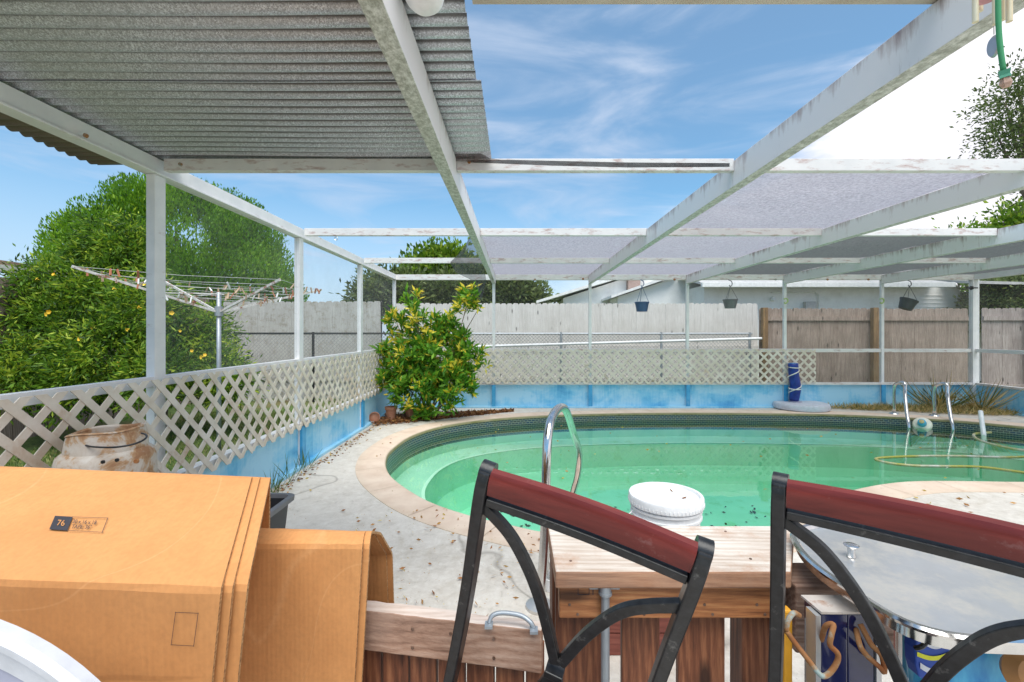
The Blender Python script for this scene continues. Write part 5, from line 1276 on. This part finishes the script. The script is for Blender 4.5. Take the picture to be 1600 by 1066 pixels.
m = MB(); lp = [(-.012,-.004),(-.006,.004),(.004,.005),(.008,.0),(.006,-.006),(-.004,-.008),(-.008,-.012),(-.006,-.030),(-.010,-.032)]
for d_, z_ in lp: m.v += [(p.x, p.y, zl+z_) for p in offs(EL, d_)]
for k_ in range(len(lp)-1):
    for i in range(ne): j_ = (i+1) % ne; m.f.append((k_*ne+i, k_*ne+j_, (k_+1)*ne+j_, (k_+1)*ne+i)); m.mi.append(0)
m.build('rolled_rim', STEEL, st, smooth=True)
m = MB(); m.v = [(p.x, p.y, zl-.004) for p in offs(EL, -.0125)]; m.f = [tuple(range(ne))]; m.mi = [0]; m.build('top', STEELB, st)
for x_, y_ in ((1.0,1.18),(1.35,1.18),(1.3,.98)): MB().tube([(x_, y_, 0), (x_, y_, zl-.01)], .015, 12).build('leg', STEEL, st)
q = on(1330, 868, zl)
MB().lathe(q+Vector((0,0,-.003)), [(0,0),(.010,0),(.008,.010),(.009,.022),(.016,.026),(.017,.029),(.012,.031),(0,.028)], 20).build('knob', STEEL, st, smooth=True)
# rack box with rusty hooks
bx0 = at(1255, 932, 1.0); Yk = .98
rk = thing('hook_rack', (.72, 1.0, 0), 'blue-black metal tool cabinet with a rusty top plate and bent rusty hooks', 'rack')
xa, xb = (1283-CX)/F*Yk, (1366-CX)/F*Yk; zt = H-(957-CY)/F*Yk
xm = (xa+xb)/2
GLOSSB = plain('gloss_blue_black', (.012,.016,.07), .12, 0, .5)
MB().box(xa, xm-.0006, Yk, Yk+.058, 0, zt-.004).build('door_panel', GLOSSB, rk, bevel=.002)
MB().box(xm+.0006, xb, Yk, Yk+.058, 0, zt-.004).build('door_panel', GLOSSB, rk, bevel=.002)
MB().obox((xa-.001, Yk-.002, zt-.003), (xb-xa+.002, 0, 0), (-.004, .064, .0), (0, 0, .005)).build('top_plate', simple('rusty_tin', (.50,.42,.36), (.66,.60,.55), 9, .6, .2, (1,1,1), .1, .002, dirt=(.36,.16,.07), dirt_lo=.54, dirt_hi=.7, dirt_scale=18), rk)
for x_ in (xa-.014, xb+.002): MB().box(x_, x_+.011, Yk-.004, Yk+.03, 0, zt-.005).build('side_strip', STEELB, rk)
def hook(pix, Y, dy, r_=.0054):
    P_ = [at(x, y, Y+dy[i]) for i, (x, y) in enumerate(pix)]; MB().tube(spline(P_, 5), r_, 10).build('hook', RUST, rk, smooth='all')
hook([(1283,1000),(1290,979),(1302,976),(1299,992),(1297,1008),(1308,1020),(1309,1031),(1301,1046),(1290,1056),(1280,1053),(1262,1030),(1243,1006),(1228,985)], .95, [.03,.01,0,-.01,-.01,-.01,-.01,-.01,-.01,-.01,-.005,0,0])
hook([(1228,985),(1231,970),(1240,958),(1249,962)], .95, [0,0,.01,.02])
hook([(1338,984),(1340,995),(1345,1012),(1356,1026),(1375,1043),(1381,1050),(1381,1038),(1376,1022),(1362,1008),(1352,990),(1344,975)], .95, [.03,.01,0,0,0,0,0,-.005,0,.01,.02])

# folded towels / things under the table
def cloth_shape(pix, Y, cols, name, label, cat):
    t_ = thing(name, (at(*pix[0], Y).x, Y, 0), label, cat); P_ = [at(x, y, Y) for x, y in pix]; m = MB(); nn = len(P_)
    m.add([tuple(p) for p in P_]+[(p.x, p.y+.03, p.z) for p in P_], [tuple(range(nn)), tuple(range(nn, 2*nn))[::-1]]+[(i, i+nn, (i+1) % nn+nn, (i+1) % nn) for i in range(nn)])
    m.build('body', cols, t_, bevel=.003); return t_
NB = plain('royal_blue_fabric', (.02,.07,.36), .6); YB_ = plain('yellow_fabric', (.75,.72,.03), .6); WF = plain('white_fabric', (.75,.74,.76), .7)
Ys = 1.0
sc_ = cloth_shape([(1434,992),(1452,1000),(1475,1002),(1484,1010),(1485,1028),(1480,1050),(1468,1062),(1450,1066),(1436,1058),(1431,1040),(1430,1015)], Ys, NB, 'striped_float', 'blue swim float with yellow and white wavy stripes under the steel table', 'swim float')
def stripe(x0, x1, yc, th, mat, sag):
    up_ = [at(x0+(x1-x0)*u, yc+sag*math.sin(u*math.pi)-th/2, Ys-.002) for u in np.linspace(0, 1, 11)]; dn = [at(x0+(x1-x0)*u, yc+sag*math.sin(u*math.pi)+th/2, Ys-.002) for u in np.linspace(1, 0, 11)]
    nn = 22; m = MB(); P_ = up_+dn; m.add([tuple(p) for p in P_], [tuple(range(nn))]); m.build('stripe', mat, sc_)
stripe(1446, 1479, 1006, 5, WF, 6); stripe(1433, 1484, 1022, 7, YB_, 7); stripe(1438, 1482, 1040, 9, WF, 10)
MB().tube(spline([at(1430,1013,.985), at(1441,1010,.975), at(1449,1000,.985)], 4), .005, 8).build('strap', BLACKM, sc_)
AQ = simple('bright_aqua_print', (.01,.22,.55), (.10,.50,.75), 22, .3, 0, (1,1,.3), .05, .002)
bag = thing('blue_plastic_bag', (at(1550,1000,1.05).x, 1.1, 0), 'bright blue plastic bag full of pool things under the steel table', 'bag')
m = MB(); c0_ = at(1560, 1060, 1.06); rs = []
for zz, rr_ in ((-.30,.05),(-.28,.12),(-.12,.155),(0,.15),(.05,.14),(.082,.145)):
    rs.append([Vector((c0_.x+math.cos(a)*rr_*(1+.08*math.sin(5*a+zz*20)), c0_.y+.05+math.sin(a)*rr_*.5, c0_.z+zz)) for a in np.linspace(0, 2*math.pi, 37)[:-1]])
m.rings(rs, cap=False); m.build('bag_body', AQ, bag, smooth='all')
MB().lathe(at(1598,1050,.99), [(0,-.02),(.03,-.02),(.045,0),(.03,.02),(0,.025)], 18, ax=(0,-1,.3)).build('orange_ball', plain('dull_orange_plastic', (.45,.2,.06), .5), bag, smooth=True)
bag.children[-1]['label'] = 'dull orange round toy in the bag'
# yellow tool handle and dark pole seen beside the cabinet
q = at(1228, 955, 1.03); o = MB().box(q.x-.004, q.x+.016, 1.03, 1.055, .25, q.z); o = o.build('yellow_board', plain('orange_yellow_plastic', (.72,.33,.02), .5), bevel=.004); tag(o, 'narrow orange-yellow plastic board standing beside the rusty hooks', 'board')

# ------------------------------------------------------------------ wind chime and bell strand (hanging from the patio roof above)
Yw = 1.05
wc = thing('wind_chime', tuple(at(1555, -60, Yw)), 'wind chime with pale tubes and a hanging silver disc at the upper corner', 'wind chime')
TAN = simple('pale_brass', (.70,.58,.38), (.80,.70,.50), 6, .35, .3)
for px, pb_, dy in ((1524,35,0),(1531,18,.03),(1555,38,-.02),(1566,32,.02),(1577,34,0)):
    a = at(px, pb_, Yw+dy); MB().tube([a, a+Vector((0,0,.28))], .0062 if dy >= 0 else .0055, 12).build('chime_tube', TAN, wc, smooth=True)
a = at(1553, 38, Yw); MB().tube([at(1553, 54, Yw), a+Vector((0,0,.34))], .0012, 5).build('string', plain('thin_cord', (.45,.42,.40), .8), wc)
tp_ = at(1551, -150, Yw); MB().lathe(tp_, [(0,0),(.055,0),(.058,.008),(.05,.016),(0,.02)], 24).build('top_disc', TAN, wc, smooth=True)
ms = at(1542, 0, Yw); MB().lathe(ms, [(0,0),(.018,.0),(.022,.006),(.018,.012),(0,.014)], 20).build('striker', plain('rose_plastic', (.55,.25,.28), .4), wc, smooth=True)
cdk = at(1553, 73, Yw); MB().lathe(cdk, [(0,-.004),(.020,-.004),(.024,0),(.020,.004),(0,.004)], 28, ax=(.92,-.38,.12)).build('sail_disc', plain('hammered_pewter', (.45,.43,.45), .35, .7), wc, smooth=True)
for v in wc.children[-1].data.vertices:    # taller than wide
    loc = v.co+wloc(wc); v.co.z += (loc.z-cdk.z)*.05
gs = thing('bell_strand', tuple(at(1562, -20, 1.0)), 'green cord with a little green and brown bell hanging beside the wind chime', 'hanging ornament')
GRN = plain('green_cord', (.05,.28,.12), .7)
MB().tube(spline([at(1559,-90,1.0), at(1560,30,1.0), at(1563,75,1.0), at(1568,112,1.0)], 5), .0050, 8).build('cord', GRN, gs, smooth='all')
bb = at(1570, 118, 1.0); axb = Vector((-.12,0,1))
MB().lathe(bb, [(0,.012),(.014,.010),(.011,.0),(.013,-.006),(0,-.006)], 4, ax=axb).build('bell_cap', plain('sea_green_paint', (.08,.32,.20), .5), gs)
MB().lathe(bb, [(0,-.0065),(.009,-.0065),(.011,-.018),(.007,-.026),(0,-.027)], 6, ax=axb).build('bell', simple('brown_pink_glaze', (.30,.16,.10), (.55,.36,.28), 60, .5), gs)
for o_2 in (wc, gs): pass

# lamp under the corrugated roof
lc = at(664, -22, 1.42)
lm = thing('flood_lamp', tuple(lc), 'white round outdoor lamp fixed beside the beam under the corrugated roof', 'lamp')
MB().lathe(lc, [(0,-.082),(.02,-.082),(.046,-.072),(.060,-.05),(.064,-.02),(.05,.02),(.025,.05),(0,.055)], 32, ax=(.0,.35,.94)).build('shade', WPLAS, lm, smooth=True)
MB().tube([lc+Vector((0,-.0,.045)), lc+Vector((-.05,-.02,.10))], .012, 10).build('bracket', WPLAS, lm)
# small ring hanging from the second cross bar
m = MB(); c_ = at(525, 370, 4.74); m.tube([c_+Vector((math.cos(a)*.017, 0, math.sin(a)*.017-.02)) for a in np.linspace(0, 2*math.pi, 15)], .0028, 6); m.tube([c_+Vector((0,0,-.003)), c_+Vector((0,0,.02))], .003, 6)
tag(m.build('screw_hook', STEEL), 'small metal ring hook hanging under the second cross bar', 'hook')
